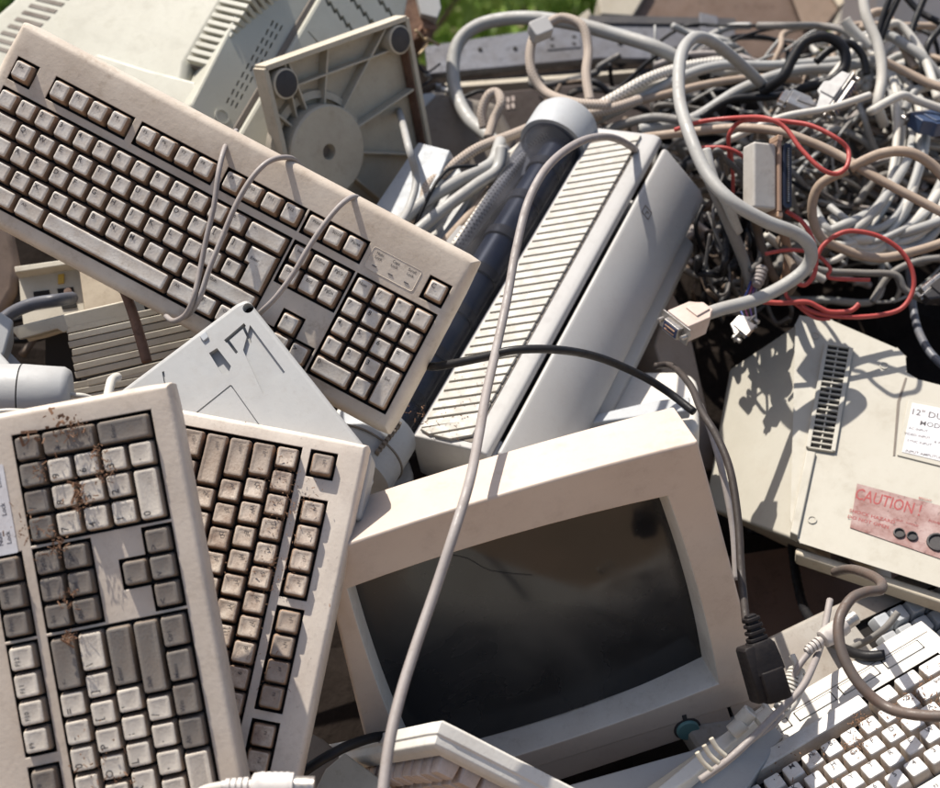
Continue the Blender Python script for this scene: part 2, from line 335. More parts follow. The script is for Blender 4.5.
spots = [(-3.4, 6.6, 1.15, 0, 'left-hand green bush beyond the top left monitor'), (-1.9, 7.4, 1.2, 1, 'green bush showing left of the rusty broken part'), (-.55, 6.3, 1.0, 0, 'bright green bush showing above the metal chassis'),
         (.55, 6.8, 1.1, 0, 'bright green bush just left of the brown case corner'), (1.7, 7.6, 1.25, 1, 'green bush behind the brown case'), (2.7, 9.2, 1.0, 0, 'pale green bush in the upper right corner behind the wall end'),
         (3.9, 9.6, 1.3, 1, 'dark bush beyond the right edge of the heap'), (.1, 9.6, 1.7, 1, 'tall dark green bush furthest back in the middle')]
for i, (x, y, s, k, lb) in enumerate(spots):
    e = root('bush', Matrix.Translation((x, y, -.05)) @ Matrix.Rotation(i*1.3, 4, 'Z') @ Matrix.Diagonal((s, s, s, 1)), lb, 'bush', 'bushes behind the scrap heap')
    for nm, me in zip(('crown', 'trunk'), BM[i % 2]):
        me2 = me
        if nm == 'crown':
            me2 = me.copy(); me2.materials.clear(); me2.materials.append(LEAF[k])
        o = bpy.data.objects.new(nm, me2); COL.objects.link(o); o.parent = e
# pale wall behind the heap on the right, with a post
bm = bmesh.new(); box(bm, 1.75, 6, 6.2, 6.4, -.05, 2.2)
tag(finish('wall', bm, plastic('pale_render', (.55, .56, .58), (.33, .33, .31), .5, .9, 2, .1, .2, 30)), 'pale grey rendered wall far behind the cables in the upper right corner', 'wall')
bm = bmesh.new(); prism(bm, rrect(1.62, 1.78, 5.9, 6.05, .02), -.05, 2.4)
tag(finish('post', bm, plastic('pale_post', (.6, .55, .5), (.4, .36, .3), .5, .8, 4, .1, .2, 30)), 'pale square post out of focus right of the brown case', 'post')

# ------------------------------------------------------------------ KEYBOARDS
U = .01905
POSE = {
 "A": [[0.8832, 0.46702, -0.04307, -0.45281], [-0.21717, 0.32584, -0.92014, 1.1232], [-0.41569, 0.82202, 0.38921, 1.30196]],
 "B": [[-0.19325, -0.97777, 0.08132, -0.14481], [0.44754, -0.1616, -0.87954, 0.6494], [0.87314, -0.13358, 0.46882, 0.83762]],
 "C": [[-0.18625, 0.98247, 0.00815, -0.22728], [-0.59006, -0.10522, -0.80047, 0.9424], [-0.78558, -0.1539, 0.59931, 1.14947]],
 "D": [[-0.87152, 0.31006, -0.37989, 0.4111], [-0.27084, -0.9502, -0.15418, 0.94534], [-0.40877, -0.03148, 0.91209, 0.9275]],
 "M": [[0.95357, -0.25673, 0.15748, 0.05555], [0.12702, -0.13132, -0.98317, 0.91536], [0.27309, 0.95752, -0.09261, 0.97135]]}
def rows_main(iso=False, bottom=None):
    L = []
    for i, c in enumerate('`1234567890-='): L.append((i+.5, 4.5, 1, c, 0))
    L.append((14, 4.5, 2, '<-', 1)); L.append((.75, 3.5, 1.5, 'Tab', 1))
    for i, c in enumerate('QWERTYUIOP[]'): L.append((2+i, 3.5, 1, c, 0))
    L.append((.875, 2.5, 1.75, 'Caps', 1))
    for i, c in enumerate("ASDFGHJKL;'"): L.append((2.25+i, 2.5, 1, c, 0))
    if iso: L.append((13.25, 2.5, 1, '#', 0)); L.append((0, 0, 'ISO', 'Enter', 1)); L.append((.625, 1.5, 1.25, 'Shift', 1)); L.append((1.75, 1.5, 1, '\\', 0))
    else: L.append((14.25, 3.5, 1.5, '\\', 0)); L.append((13.875, 2.5, 2.25, 'Enter', 1)); L.append((1.125, 1.5, 2.25, 'Shift', 1))
    for i, c in enumerate('ZXCVBNM,./'): L.append((2.75+i, 1.5, 1, c, 0))
    L.append((13.625, 1.5, 2.75, 'Shift', 1))
    x = 0
    for wd, c, k in bottom:
        L.append((x+wd/2, .5, wd, c, k)); x += wd
    return L
def rest(fk=(0, 0, 0), numpad=True, numgrey=1):
    L = [(.5, 6, 1, 'Esc', fk[0])]
    for g in range(3):
        for i in range(4): L.append((2.5+4.5*g+i, 6, 1, 'F%d' % (g*4+i+1), (fk[1], fk[2], fk[1])[g]))
    for i, c in enumerate(('Print', 'Scroll', 'Pause')): L.append((15.75+i, 6, 1, c, 1))
    for i, c in enumerate(('Ins', 'Home', 'PgUp')): L.append((15.75+i, 4.5, 1, c, 1))
    for i, c in enumerate(('Del', 'End', 'PgDn')): L.append((15.75+i, 3.5, 1, c, 1))
    L += [(16.75, 1.5, 1, '^', 1), (15.75, .5, 1, '<', 1), (16.75, .5, 1, 'v', 1), (17.75, .5, 1, '>', 1)]
    L += [(19, 4.5, 1, 'Num', 1), (20, 4.5, 1, '/', 1), (21, 4.5, 1, '*', 1), (22, 4.5, 1, '-', 1)]
    for r, cs in ((3.5, '789'), (2.5, '456'), (1.5, '123')):
        for i, c in enumerate(cs): L.append((19+i, r, 1, c, 0))
    L += [(19.5, .5, 2, '0', 0), (21, .5, 1, '.', 0)]
    return L
KM = {}
def key_mesh(poly_u, ch, style, mat, ink, keyid):
    H, dish, ins, shift, fsize, fpos, frot = style[:7]
    k = (keyid, ch, mat.name)
    if k in KM: return KM[k]
    bm = bmesh.new(); p = [(a*U, b*U) for a, b in poly_u]
    if keyid != 'iso':
        X1 = max(a for a, b in p); Y1 = max(b for a, b in p)
        def ring(d, z, s=0): return [(a, b+s, z) for a, b in rrect(-X1+d, X1-d, -Y1+d, Y1-d, max(.0008, .0022-d*.3), 3)]
    else:
        def ring(d, z, s=0): return [(a, b+s, z) for a, b in inset(p, d)]
    rings(bm, [ring(.0006, -.005), ring(.0009, -.002), ring(ins*.86, H-.0016, shift), ring(ins, H-.0003, shift), ring(ins+.0007, H, shift), ring(ins+.0022, H-dish, shift)])
    xs = [a for a, b in p]; ys = [b for a, b in p]; hw = (max(xs)-min(xs))/2-ins; hh = (max(ys)-min(ys))/2-ins
    if ch and fsize:
        s = fsize*(1 if len(ch) < 2 else .62)
        tx = -hw+.0030+fpos[0] if len(ch) < 2 else (-hw+.0030+.0018*len(ch)*.5*s/fsize*1.6)
        if fpos[2]: tx = fpos[0]
        put_text(bm, ch, tx, shift+hh*fpos[1], H+.00014, s, frot, 1)
    me = bpy.data.meshes.new('key'); bmesh.ops.recalc_face_normals(bm, faces=[f for f in bm.faces if f.material_index == 0]); bm.to_mesh(me); bm.free()
    me.materials.append(mat); me.materials.append(ink)
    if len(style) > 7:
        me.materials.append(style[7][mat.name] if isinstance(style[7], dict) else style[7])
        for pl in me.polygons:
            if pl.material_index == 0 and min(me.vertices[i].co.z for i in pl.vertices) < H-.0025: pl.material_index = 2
    me.shade_smooth(); me.set_sharp_from_angle(angle=math.radians(50)); KM[k] = me
    return me
def rkey(wu, hu): return rrect(-wu/2, wu/2, -hu/2, hu/2, .09, 3)
ISO = [(13.5, 4), (13.5, 3), (13.75, 3), (13.75, 2), (15, 2), (15, 4)]
def welled(bm, xr, yr, wells, zf, wall=1, top=0, floor=1):
    """flat sheet at z=0 with rectangular wells down to zf; returns outer rectangle"""
    xs = sorted(set([xr[0], xr[1]]+[a for w_ in wells for a in w_[:2]])); ys = sorted(set([yr[0], yr[1]]+[a for w_ in wells for a in w_[2:4]]))
    def inside(cx, cy): return any(w_[0] < cx < w_[1] and w_[2] < cy < w_[3] for w_ in wells)
    V = {}
    def v(i, j, z):
        if (i, j, z) not in V: V[(i, j, z)] = bm.verts.new((xs[i], ys[j], z))
        return V[(i, j, z)]
    nx, ny = len(xs)-1, len(ys)-1; st = [[inside((xs[i]+xs[i+1])/2, (ys[j]+ys[j+1])/2) for j in range(ny)] for i in range(nx)]
    for i in range(nx):
        for j in range(ny):
            z = zf if st[i][j] else 0
            bm.faces.new((v(i, j, z), v(i+1, j, z), v(i+1, j+1, z), v(i, j+1, z))).material_index = floor if st[i][j] else top
            if i+1 < nx and st[i][j] != st[i+1][j]: bm.faces.new((v(i+1, j, 0), v(i+1, j+1, 0), v(i+1, j+1, zf), v(i+1, j, zf))).material_index = wall
            if j+1 < ny and st[i][j] != st[i][j+1]: bm.faces.new((v(i, j+1, 0), v(i+1, j+1, 0), v(i+1, j+1, zf), v(i, j+1, zf))).material_index = wall
    edge = [v(i, 0, 0) for i in range(nx+1)]+[v(nx, j, 0) for j in range(1, ny+1)]+[v(i, ny, 0) for i in range(nx-1, -1, -1)]+[v(0, j, 0) for j in range(ny-1, 0, -1)]
    return edge
def skirt(bm, edge, levels, mi=0):
    """extend the outer edge of a sheet outward/down in rounded steps: levels = [(offset, z), ...]; corners stay mitred"""
    cx0 = min(v.co.x for v in edge); cx1 = max(v.co.x for v in edge); cy0 = min(v.co.y for v in edge); cy1 = max(v.co.y for v in edge)
    prev = edge; n = len(edge)
    for off, z in levels:
        cur = []
        for v in edge:
            dx = -1 if abs(v.co.x-cx0) < 1e-7 else (1 if abs(v.co.x-cx1) < 1e-7 else 0); dy = -1 if abs(v.co.y-cy0) < 1e-7 else (1 if abs(v.co.y-cy1) < 1e-7 else 0)
            k = .86 if dx and dy else 1
            cur.append(bm.verts.new((v.co.x+dx*off*k, v.co.y+dy*off*k, z)))
        for i in range(n): bm.faces.new((prev[i], prev[(i+1) % n], cur[(i+1) % n], cur[i])).material_index = mi
        prev = cur
    bm.faces.new(prev[::-1]).material_index = mi
def keyboard(M, label, casem, cas, keys, mats, ink, style, wells, xr, yr, levels, zf=-.006, iso_mat=None, bevel=.0009):
    rt = root('keyboard', M, label, 'keyboard')
    bm = bmesh.new(); e = welled(bm, [a*U for a in xr], [a*U for a in yr], [tuple(a*U for a in w_) for w_ in wells], zf)
    skirt(bm, e, levels)
    c = finish('case', bm, [casem, BLACK], rt, None, bevel, 35); c.parent = rt
    for kx, ky, kw, ch, kind in keys:
        m = mats[kind]
        if kw == 'ISO':
            cx, cy = 14.25, 3.0; me = key_mesh([(a-cx, b-cy) for a, b in ISO], ch, style, m, ink, 'iso'); kx, ky = cx, cy
        elif kw == 'TALL': me = key_mesh(rkey(1, 2), ch, style, m, ink, 'tall')
        else: me = key_mesh(rkey(kw, 1), '' if kw > 3.5 else ch, style, m, ink, ('w', kw))
        o = bpy.data.objects.new('key', me); COL.objects.link(o); o.parent = rt
        o.location = (kx*U+random.uniform(-.0002, .0002), ky*U+random.uniform(-.0002, .0002), random.uniform(-.0005, .0004))
        o.rotation_euler = (random.uniform(-.012, .012), random.uniform(-.012, .012), random.uniform(-.008, .008))
    return rt
g = .06
WELL = [(-g, 15+g, -g, 5+g), (-g, 1+g, 5.5-g, 6.5+g)]+[(2+4.5*k-g, 6+4.5*k+g, 5.5-g, 6.5+g) for k in range(3)]+[(15.25-g, 18.25+g, 5.5-g, 6.5+g), (15.25-g, 18.25+g, 3-g, 5+g), (15.25-g, 18.25+g, -g, 1+g), (16.25-g, 17.25+g, 1, 2+g), (18.5-g, 22.5+g, -g, 5+g)]
# --- big dusty keyboard across the upper left
MA = mat34(POSE['A'])
keysA = rows_main(True, [(1.5, 'Ctrl', 0), (1.5, 'Win', 0), (1.5, 'Alt', 0), (6.5, '', 0), (1.5, 'Alt', 0), (1, 'F', 0), (1.5, 'Ctrl', 0)])+rest()
keysA += [(22, 3.5, 1, '+', 0), (22, 2.5, 1, '=', 0), (22, 1, 'TALL', 'Ent', 0), (22, 5.95, 1, 'C', 0)]
SIDE_A = plastic('brown_key_side', (.30, .205, .145), (.16, .10, .065), .7, .7, 60, .3, .04, 400)  # key sides coloured browner than the pale tops
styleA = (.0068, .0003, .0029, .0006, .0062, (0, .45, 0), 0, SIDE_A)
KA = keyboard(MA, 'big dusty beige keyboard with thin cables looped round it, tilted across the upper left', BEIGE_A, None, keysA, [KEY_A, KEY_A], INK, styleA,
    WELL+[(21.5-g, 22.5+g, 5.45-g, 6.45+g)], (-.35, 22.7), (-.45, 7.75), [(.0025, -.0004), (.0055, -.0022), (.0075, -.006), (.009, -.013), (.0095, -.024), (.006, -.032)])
bm = bmesh.new(); pr = rrect(18.55*U, 21.05*U, 5.42*U, 6.5*U, .0025, 4)
rings(bm, [[(a, b, .00025) for a, b in pr], [(a, b, .0004) for a, b in inset(pr, .0003)], [(a, b, .0001) for a, b in inset(pr, .0006)]], False, True)
for i, (t1, t2) in enumerate((('Num', 'Lock'), ('Caps', 'Lock'), ('Scroll', 'Lock'))):
    x = (18.98+.82*i)*U; put_text(bm, t1, x, 6.28*U, .0003, .0034); put_text(bm, t2, x, 6.08*U, .0003, .0034); box(bm, x-.0022, x+.0022, 5.66*U, 5.70*U, .0002, .0006, 1)
p_ = finish('indicator_panel', bm, [BEIGE_A, INK], KA, None, 0, 30)
# --- lower left keyboard, numpad uppermost
MB = mat34(POSE['B'])
keysB = rows_main(False, [(1.25, 'Ctrl', 1), (1.25, 'Win', 1), (1.25, 'Alt', 1), (6.25, '', 0), (1.25, 'Alt', 1), (1.25, 'Win', 1), (1.25, 'Menu', 1), (1.25, 'Ctrl', 1)])+rest((1, 0, 1))
keysB += [(22, 3, 'TALL', '+', 1), (22, 1, 'TALL', 'Enter', 1)]
SIDE_B = plastic('tan_key_side', (.36, .29, .23), BR, .5, .6, 60, .2, .03, 400)  # sides of the light keys, a darker tone than their tops
SIDE_G = plastic('dark_key_side', (.17, .14, .115), BR, .5, .6, 60, .2, .03, 400)  # sides of the grey keys, slightly darker than their tops
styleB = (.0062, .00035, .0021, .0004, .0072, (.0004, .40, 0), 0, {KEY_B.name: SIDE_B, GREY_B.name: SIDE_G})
gb = .09
WELLB = [(-g, 15+g, -g, 5+g), (-g, 1+g, 5.5-g, 6.5+g)]+[(2+4.5*k-g, 6+4.5*k+g, 5.5-g, 6.5+g) for k in range(3)]+[(15.25-g, 18.25+g, 5.5-g, 6.5+g), (15.25-g, 18.25+g, 3-g, 5+g), (15.25-g, 18.25+g, -g, 1+g), (16.25-g, 17.25+g, 1, 2+g), (18.5-g, 22.5+g, -g, 5+g)]
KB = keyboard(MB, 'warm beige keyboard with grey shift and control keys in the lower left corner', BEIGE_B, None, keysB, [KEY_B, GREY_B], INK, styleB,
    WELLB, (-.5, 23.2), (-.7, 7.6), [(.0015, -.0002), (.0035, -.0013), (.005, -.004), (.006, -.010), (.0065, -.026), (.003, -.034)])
bm = bmesh.new(); pr = rrect(18.3*U, 21.6*U, 5.55*U, 7.0*U, .001, 3); prism(bm, pr, .0001, .0005)
for i, (t1, t2) in enumerate((('Num', 'Lock'), ('Caps', 'Lock'), ('Scroll', 'Lock'))):
    x = (18.9+1.05*i)*U; put_text(bm, t1, x, 6.1*U, .0006, .0046); put_text(bm, t2, x, 5.8*U, .0006, .0046); box(bm, x-.003, x+.003, 6.55*U, 6.62*U, .0004, .0009, 1)
finish('indicator_panel', bm, [PAPER, INK], KB, None, 0, 30)
# --- second left keyboard
MC = mat34(POSE['C']); MC.translation += MC.to_3x3().col[2]*.011
keysC = rows_main(False, [(1.25, 'Ctrl', 1), (1.5, 'Alt', 1), (7, '', 0), (1.5, 'Alt', 1), (1.5, 'Ctrl', 1)])+rest((1, 0, 1))
keysC = [(k[0]+(.0 if k[1] != .5 or k[0] > 15 else 0), *k[1:]) for k in keysC]+[(22, 3, 'TALL', '+', 1), (22, 1, 'TALL', 'Enter', 1)]
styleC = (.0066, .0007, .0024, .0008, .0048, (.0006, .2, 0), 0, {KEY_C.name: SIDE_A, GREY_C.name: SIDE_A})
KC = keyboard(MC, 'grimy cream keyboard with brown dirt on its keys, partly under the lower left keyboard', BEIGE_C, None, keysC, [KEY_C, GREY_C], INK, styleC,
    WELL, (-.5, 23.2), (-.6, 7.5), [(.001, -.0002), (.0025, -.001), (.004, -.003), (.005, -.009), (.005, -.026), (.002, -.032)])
# --- sunlit keyboard lower right (upside down from the camera)
MD = mat34(POSE['D'])
keysD = rows_main(False, [(1.4, '', 1), (1.3, '', 1), (1.4, '', 1), (6.3, '', 0), (1.5, '', 1), (1.5, '', 1), (1.6, '', 1)])+rest()
keysD = [(k[0], k[1]-(.32 if k[1] == .5 and k[2] == 6.3 else 0), k[2], k[3], k[4]) for k in keysD]
keysD = [k for k in keysD if k[0] < 15.5 and k[1] < 5]+[k for k in keysD if k[1] >= 5.5 and k[0] < 15]
SIDE_D = plastic('beige_key_side', (.42, .37, .32), (.25, .17, .11), .5, .6, 60, .25, .03, 400)  # key sides in a deeper beige than the white tops
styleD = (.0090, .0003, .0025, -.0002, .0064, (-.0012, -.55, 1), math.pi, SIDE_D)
WELLD = [(.2+2.4*i, 2.2+2.4*i, -1.6, -1.0) for i in range(6)]+[(-g, 15+g, -.32-g, 5+g), (-g, 1+g, 5.5-g, 6.5+g)]+[(2+4.5*k-g, 6+4.5*k+g, 5.5-g, 6.5+g) for k in range(3)]
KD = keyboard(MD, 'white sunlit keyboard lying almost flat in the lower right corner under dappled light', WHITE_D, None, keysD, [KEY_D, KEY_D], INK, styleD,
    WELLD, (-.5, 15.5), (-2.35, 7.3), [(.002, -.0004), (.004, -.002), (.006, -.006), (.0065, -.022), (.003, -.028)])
for i in range(6):   # flat covers sunk in the ledge below the space bar
    bm = bmesh.new(); prism(bm, rrect((.23+2.4*i)*U, (2.17+2.4*i)*U, -1.57*U, -1.03*U, .001, 3), -.006, .0006); finish('cover_strip', bm, WHITE_D, KD, None, .0006)
bm = bmesh.new(); box(bm, -.45*U, 15.45*U, -1.74*U, -1.70*U, -.002, .0004); finish('ledge_seam', bm, SHADEG, KD)

# --- keyboard seen end-on at bottom centre: faces down-left
ME = frame(440, 716, .94, (-.38, -.83, .40), (385, 744))
cam_n = (-.38, -.83, .38)
a = cdir((-.42, -.30, -.85)).normalized(); bvec = cdir((.81, -.5, -.27)); bvec = (bvec-a*bvec.dot(a)).normalized(); nn = a.cross(bvec)
ME = Matrix((a, bvec, nn)).transposed().to_4x4(); ME.translation = P(432, 746, .95)
styleE = (.0105, .0003, .0026, 0, 0, (0, 0, 0), 0)
keysE = []
for r in range(12):
    n_ = 14 if r < 7 else 8
    for c in range(n_): keysE.append((1.45+c, 1.35+r, 1, '', 0))
KE = keyboard(ME, 'pinkish beige keyboard corner rising from the bottom edge, its rows of keys in side view', WHITE_D, None, keysE, [PINK_E, PINK_E], INK, styleE,
    [(.85, 17.1, .75, 22.4)], (.35, 17.6), (.35, 23.0), [(.003, -.0005), (.006, -.003), (.0068, -.008), (.0068, -.009), (.0085, -.010), (.0088, -.019), (.006, -.021)], zf=-.004)

# ------------------------------------------------------------------ MAIN MONITOR (centre, screen towards the camera)
MM = mat34(POSE['M'])
rt = root('monitor', MM, 'beige monitor with dark dusty screen and sunlit top edge in the middle', 'monitor')
iw, ih = .1345, .1010; ox, oy0, oy1 = .174, -.137, .139
def arc_pts(x0, x1, y0, sag, n=9, rev=False):
    L = [(x0+(x1-x0)*i/(n-1), y0+sag*(1-((2*i/(n-1))-1)**2)) for i in range(n)]
    return L
N = 9
def quad_outline(c, st, sb, sr, z, grow=0, n=N):
    """four corners (bl, br, tr, tl) joined by gently arched sides, n points per side"""
    bl, br, tr, tl = [Vector(q) for q in c]; bl = bl+Vector((-grow, -grow)); br = br+Vector((grow, -grow)); tr = tr+Vector((grow, grow)); tl = tl+Vector((-grow, grow)); L = []
    for a_, b_, sg, ax_ in ((bl, br, -sb, 1), (br, tr, sr, 0), (tr, tl, st, 1), (tl, bl, -sr, 0)):
        for i in range(n-1):
            t = i/(n-1); p = a_.lerp(b_, t); p[ax_] += sg*(1-(2*t-1)**2); L.append((p.x, p.y, z))
    return L
def outline(hx, yb, yt, st, sb, sr, z, n=N): return quad_outline(((-hx, yb), (hx, yb), (hx, yt), (-hx, yt)), st, sb, sr, z)
QI = (loc(MM, 419, 784), loc(MM, 719, 684), loc(MM, 668, 496), loc(MM, 347, 589))
QO = (loc(MM, 386, 815), loc(MM, 763, 697), loc(MM, 697, 443), loc(MM, 322, 554))
print('QI', QI, 'QO', QO)
bm = bmesh.new()
R0 = quad_outline(QI, .005, .005, .003, -.034, -.004)
R1 = quad_outline(QI, .006, .006, .004, -.004, -.001)
R2 = quad_outline(QI, .006, .006, .004, 0, 0)
R3 = quad_outline(QO, .005, 0, .001, 0, -.001)
R4 = quad_outline(QO, .005, 0, .001, -.0015, .001)
R5 = quad_outline(QO, .004, 0, 0, -.060, -.001)
R6 = quad_outline(QO, .003, 0, 0, -.066, -.010)
rings(bm, [R0, R1, R2, R3, R4, R5, R6], False, False)
bm.faces.ensure_lookup_table()
for k in range(2*4*(N-1)): bm.faces[k].material_index = 1
finish('bezel', bm, [MON, MON_IN], rt, None, .0012, 50)
bm = bmesh.new()
def hq(l, b_, r_, t): return ((l, b_), (r_, b_), (r_, t), (l, t))
rings(bm, [quad_outline(hq(-.118, oy0+.014, .155, oy1-.018), .003, 0, 0, -.050), quad_outline(hq(-.112, oy0+.018, .150, .095), .003, 0, 0, -.10), quad_outline(hq(-.085, oy0+.04, .115, .022), 0, 0, 0, -.22), quad_outline(hq(-.07, oy0+.05, .098, -.02), 0, 0, 0, -.29)], False, True)
finish('rear_housing', bm, MON_IN, rt, None, .004, 40)
bm = bmesh.new(); n = 14; gv = []
for j in range(n+1):
    gv.append([bm.verts.new((*(Vector(QI[0]).lerp(Vector(QI[1]), i/n)).lerp(Vector(QI[3]).lerp(Vector(QI[2]), i/n), j/n), -.020-.009*(((2*i/n-1)**2)+((2*j/n-1)**2)*.7))) for i in range(n+1)])
for j in range(n):
    for i in range(n): bm.faces.new((gv[j][i], gv[j][i+1], gv[j+1][i+1], gv[j+1][i]))
finish('screen', bm, GLASS, rt, None, 0, None)
# lower control flap strip with hinge gap and teal button
bm = bmesh.new(); prism(bm, locs(MM, [(400, 804), (727, 707), (732, 722), (700, 734), (405, 832)]), -.045, -.0005); finish('control_flap', bm, MON, rt, None, .0012)
bm = bmesh.new(); prism(bm, locs(MM, [(398, 800), (728, 704), (735, 722), (732, 723), (726, 707), (398, 804)]), -.04, -.003); finish('flap_gap', bm, BLACK, rt)
bm = bmesh.new(); prism(bm, locs(MM, [(729, 704), (763, 697), (765, 704), (736, 720)]), -.045, -.0012); finish('lower_lip', bm, MON, rt, None, .001)
bm = bmesh.new(); lathe(bm, [(.0105, -.002), (.0105, .0025), (.0098, .0036), (.005, .004)], Matrix.Translation((.1040, -.1585, 0)), 24); finish('power_button', bm, TEAL, rt, None, 0, 50)
bm = bmesh.new(); box(bm, .102, .106, -.150, -.1405, -.004, .0006); finish('button_stem', bm, DARKP, rt)
bm = bmesh.new(); lathe(bm, [(.0125, -.004), (.0125, .0003), (.0112, .0006)], Matrix.Translation((.1040, -.1585, 0)), 24); finish('button_ring', bm, DARKP, rt, None, 0, 50)
# crack lines on the glass film
bm = bmesh.new()
for pts in (((-.055, .092), (-.035, .080), (-.02, .062), (.012, .045)), ((.03, -.06), (.06, -.066), (.085, -.075), (.12, -.072)), ((.130, -.03), (.118, -.05), (.11, -.075), (.10, -.09)), ((.07, -.045), (.10, -.055), (.125, -.05))):
    tube(bm, spline([Vector((x, y, -.020-.009*((x/iw)**2+.7*(y/ih)**2)+.0006)) for x, y in pts], 3), .00022, 4)
finish('scratch', bm, DARKP, rt)

# ------------------------------------------------------------------ PRINTER in the centre
o = P(478, 452, 1.20); yv = (P(652, 138, 1.46)-o); LEN = yv.length; yv.normalize()
zc = cdir((0.05, .15, 1)); xv = yv.cross(zc).normalized(); zv = xv.cross(yv)
MP = Matrix((xv, yv, zv)).transposed().to_4x4(); MP.translation = o
rt = root('printer', MP, 'pale printer standing on its end with slatted vent panel and smoked clear roller cover', 'printer')
def extr(name, prof, y0, y1, mat, bevel=.002, cap=True):
    bm = bmesh.new(); a_ = [bm.verts.new((x, y0, z)) for x, z in prof]; b_ = [bm.verts.new((x, y1, z)) for x, z in prof]; n = len(prof)
    for i in range(n): bm.faces.new((a_[i], a_[(i+1) % n], b_[(i+1) % n], b_[i]))
    bm.faces.new(a_[::-1]); bm.faces.new(b_); return finish(name, bm, mat, rt, None, bevel, 35)
# x to the lower right, z to the camera. ridge (dark gap) near x=.012
extr('vent_housing', [(-.062, -.040), (-.060, -.034), (.000, -.002), (.008, -.001), (.0125, -.006), (.0125, -.08), (-.04, -.09)], .002, LEN*1.02, PRN, .0025)
extr('side_casing', [(.0165, -.004), (.022, -.004), (.078, -.034), (.086, -.044), (.088, -.16), (-.02, -.16), (-.02, -.10), (.0165, -.10)], .012, LEN*1.0, PRN, .003)
extr('lower_casing', [(.086, -.060), (.100, -.066), (.104, -.075), (.104, -.17), (.06, -.17), (.06, -.06)], .06, LEN*.9, PRN, .003)
bm = bmesh.new(); prism(bm, [(.012, 0.0), (.060, -.004), (.066, .012), (.030, .014), (.016, .03), (.012, .03)], -.05, -.010); 
finish('latch_step', bm, PRN, rt, None, .002)
# slats on the sloping vent face, each a piece of its own
d2 = Vector((.060, 0, .032)).normalized(); n2 = Vector((-.032, 0, .060)).normalized(); slat = None; ns = 36
for i in range(ns):
    if slat is None:
        bm = bmesh.new(); T = Matrix((d2, Vector((0, 1, 0)), n2)).transposed().to_4x4()
        box(bm, 0, .052, 0, (LEN*.93)/ns-.0024, 0, .0042, 0, T)
        for v in bm.verts: v.co.y += .55*v.co.x
        o_ = finish('slat', bm, PRNV, rt, None, .0008); slat = o_
    else:
        o_ = slat.copy(); COL.objects.link(o_); o_.parent = rt
    o_.location = (-.0565, .012+i*(LEN*.93)/ns, -.0325)
for i in (1, 2):
    y0_ = -i*(LEN*.93)/ns; bm = bmesh.new(); T = Matrix((d2, Vector((0, 1, 0)), n2)).transposed().to_4x4(); h_ = (LEN*.93)/ns-.0024
    prism(bm, [(-(y0_+.006)/.55, -.006), (.052, y0_+.55*.052), (.052, y0_+h_+.55*.052), (max(0, -(y0_+h_+.006)/.55), max(-.006, y0_+h_))], 0, .0042)
    for v in bm.verts: v.co = T @ v.co
    o_ = finish('slat', bm, PRNV, rt, None, .0006); o_.location = (-.0565, .012, -.0325)
bm = bmesh.new(); T = Matrix((d2, Vector((0, 1, 0)), n2)).transposed().to_4x4(); T.translation = Vector((-.0575, 0, -.0328))
box(bm, 0, .055, .010, LEN*.975, -.001, .0008, 0, T); finish('slat_backing', bm, SHADEG, rt)
# little square emblem on the side casing
ex = Vector((.056, 0, -.030)).normalized(); ey = Vector((0, 1, 0)); en = ex.cross(ey)
bm = bmesh.new(); T = Matrix((ex, ey, en)).transposed().to_4x4(); T.translation = Vector((.034, LEN*.80, -.0105))
for q in ((-.006, .006, -.006, -.0052), (-.006, .006, .0052, .006), (-.006, -.0052, -.006, .006), (.0052, .006, -.006, .006), (-.001, .003, .001, .0018), (-.001, -.0002, -.003, .0018)): box(bm, q[0], q[1], q[2], q[3], -.003, .0006, 0, T)
finish('emblem', bm, SHADEG, rt)
# roller tube: grey end caps, smoked tube, dark roller inside
TX, TZ, TR = -.094, -.055, .036
def ax(y): 
    M_ = Matrix.Rotation(-math.pi/2, 4, 'X'); M_.translation = Vector((TX, y, TZ)); return M_
bm = bmesh.new(); lathe(bm, [(.0, 0), (TR+.004, 0), (TR+.004, .058), (TR+.001, .060), (TR-.004, .060)], ax(-.055), 40, caps=(False, False)); finish('tube_end_cap', bm, GREYP, rt, None, 0, 40)
bm = bmesh.new(); lathe(bm, [(TR-.004, 0), (TR+.004, 0), (TR+.004, .040), (TR+.001, .046), (.005, .048)], ax(LEN*.93), 40, caps=(False, True)); finish('tube_end_cap', bm, GREYP, rt, None, 0, 40)
bm = bmesh.new(); lathe(bm, [(TR-.001, 0), (TR-.001, LEN*.93-.005)], ax(.005), 48, caps=(False, False)); finish('clear_tube', bm, SMOKE, rt, None, 0, 60)
bm = bmesh.new(); lathe(bm, [(.019, 0), (.019, LEN*.93-.01)], ax(.006) @ Matrix.Translation((.008, -.004, 0)), 24); finish('roller', bm, simple('dark_roller', (.02, .03, .055), .35), rt, None, 0, 60)
bm = bmesh.new(); box(bm, TX-.012, TX+.026, .02, LEN*.9, TZ-.033, TZ-.028); finish('roller_tray', bm, simple('navy_tray', (.03, .045, .09), .5), rt)
for i in range(7):
    bm = bmesh.new(); lathe(bm, [(.0215, 0), (.0215, .012)], ax(.035+i*LEN*.125) @ Matrix.Translation((.008, -.004, 0)), 20); finish('roller_ring', bm, DARKP, rt, None, 0, 40)
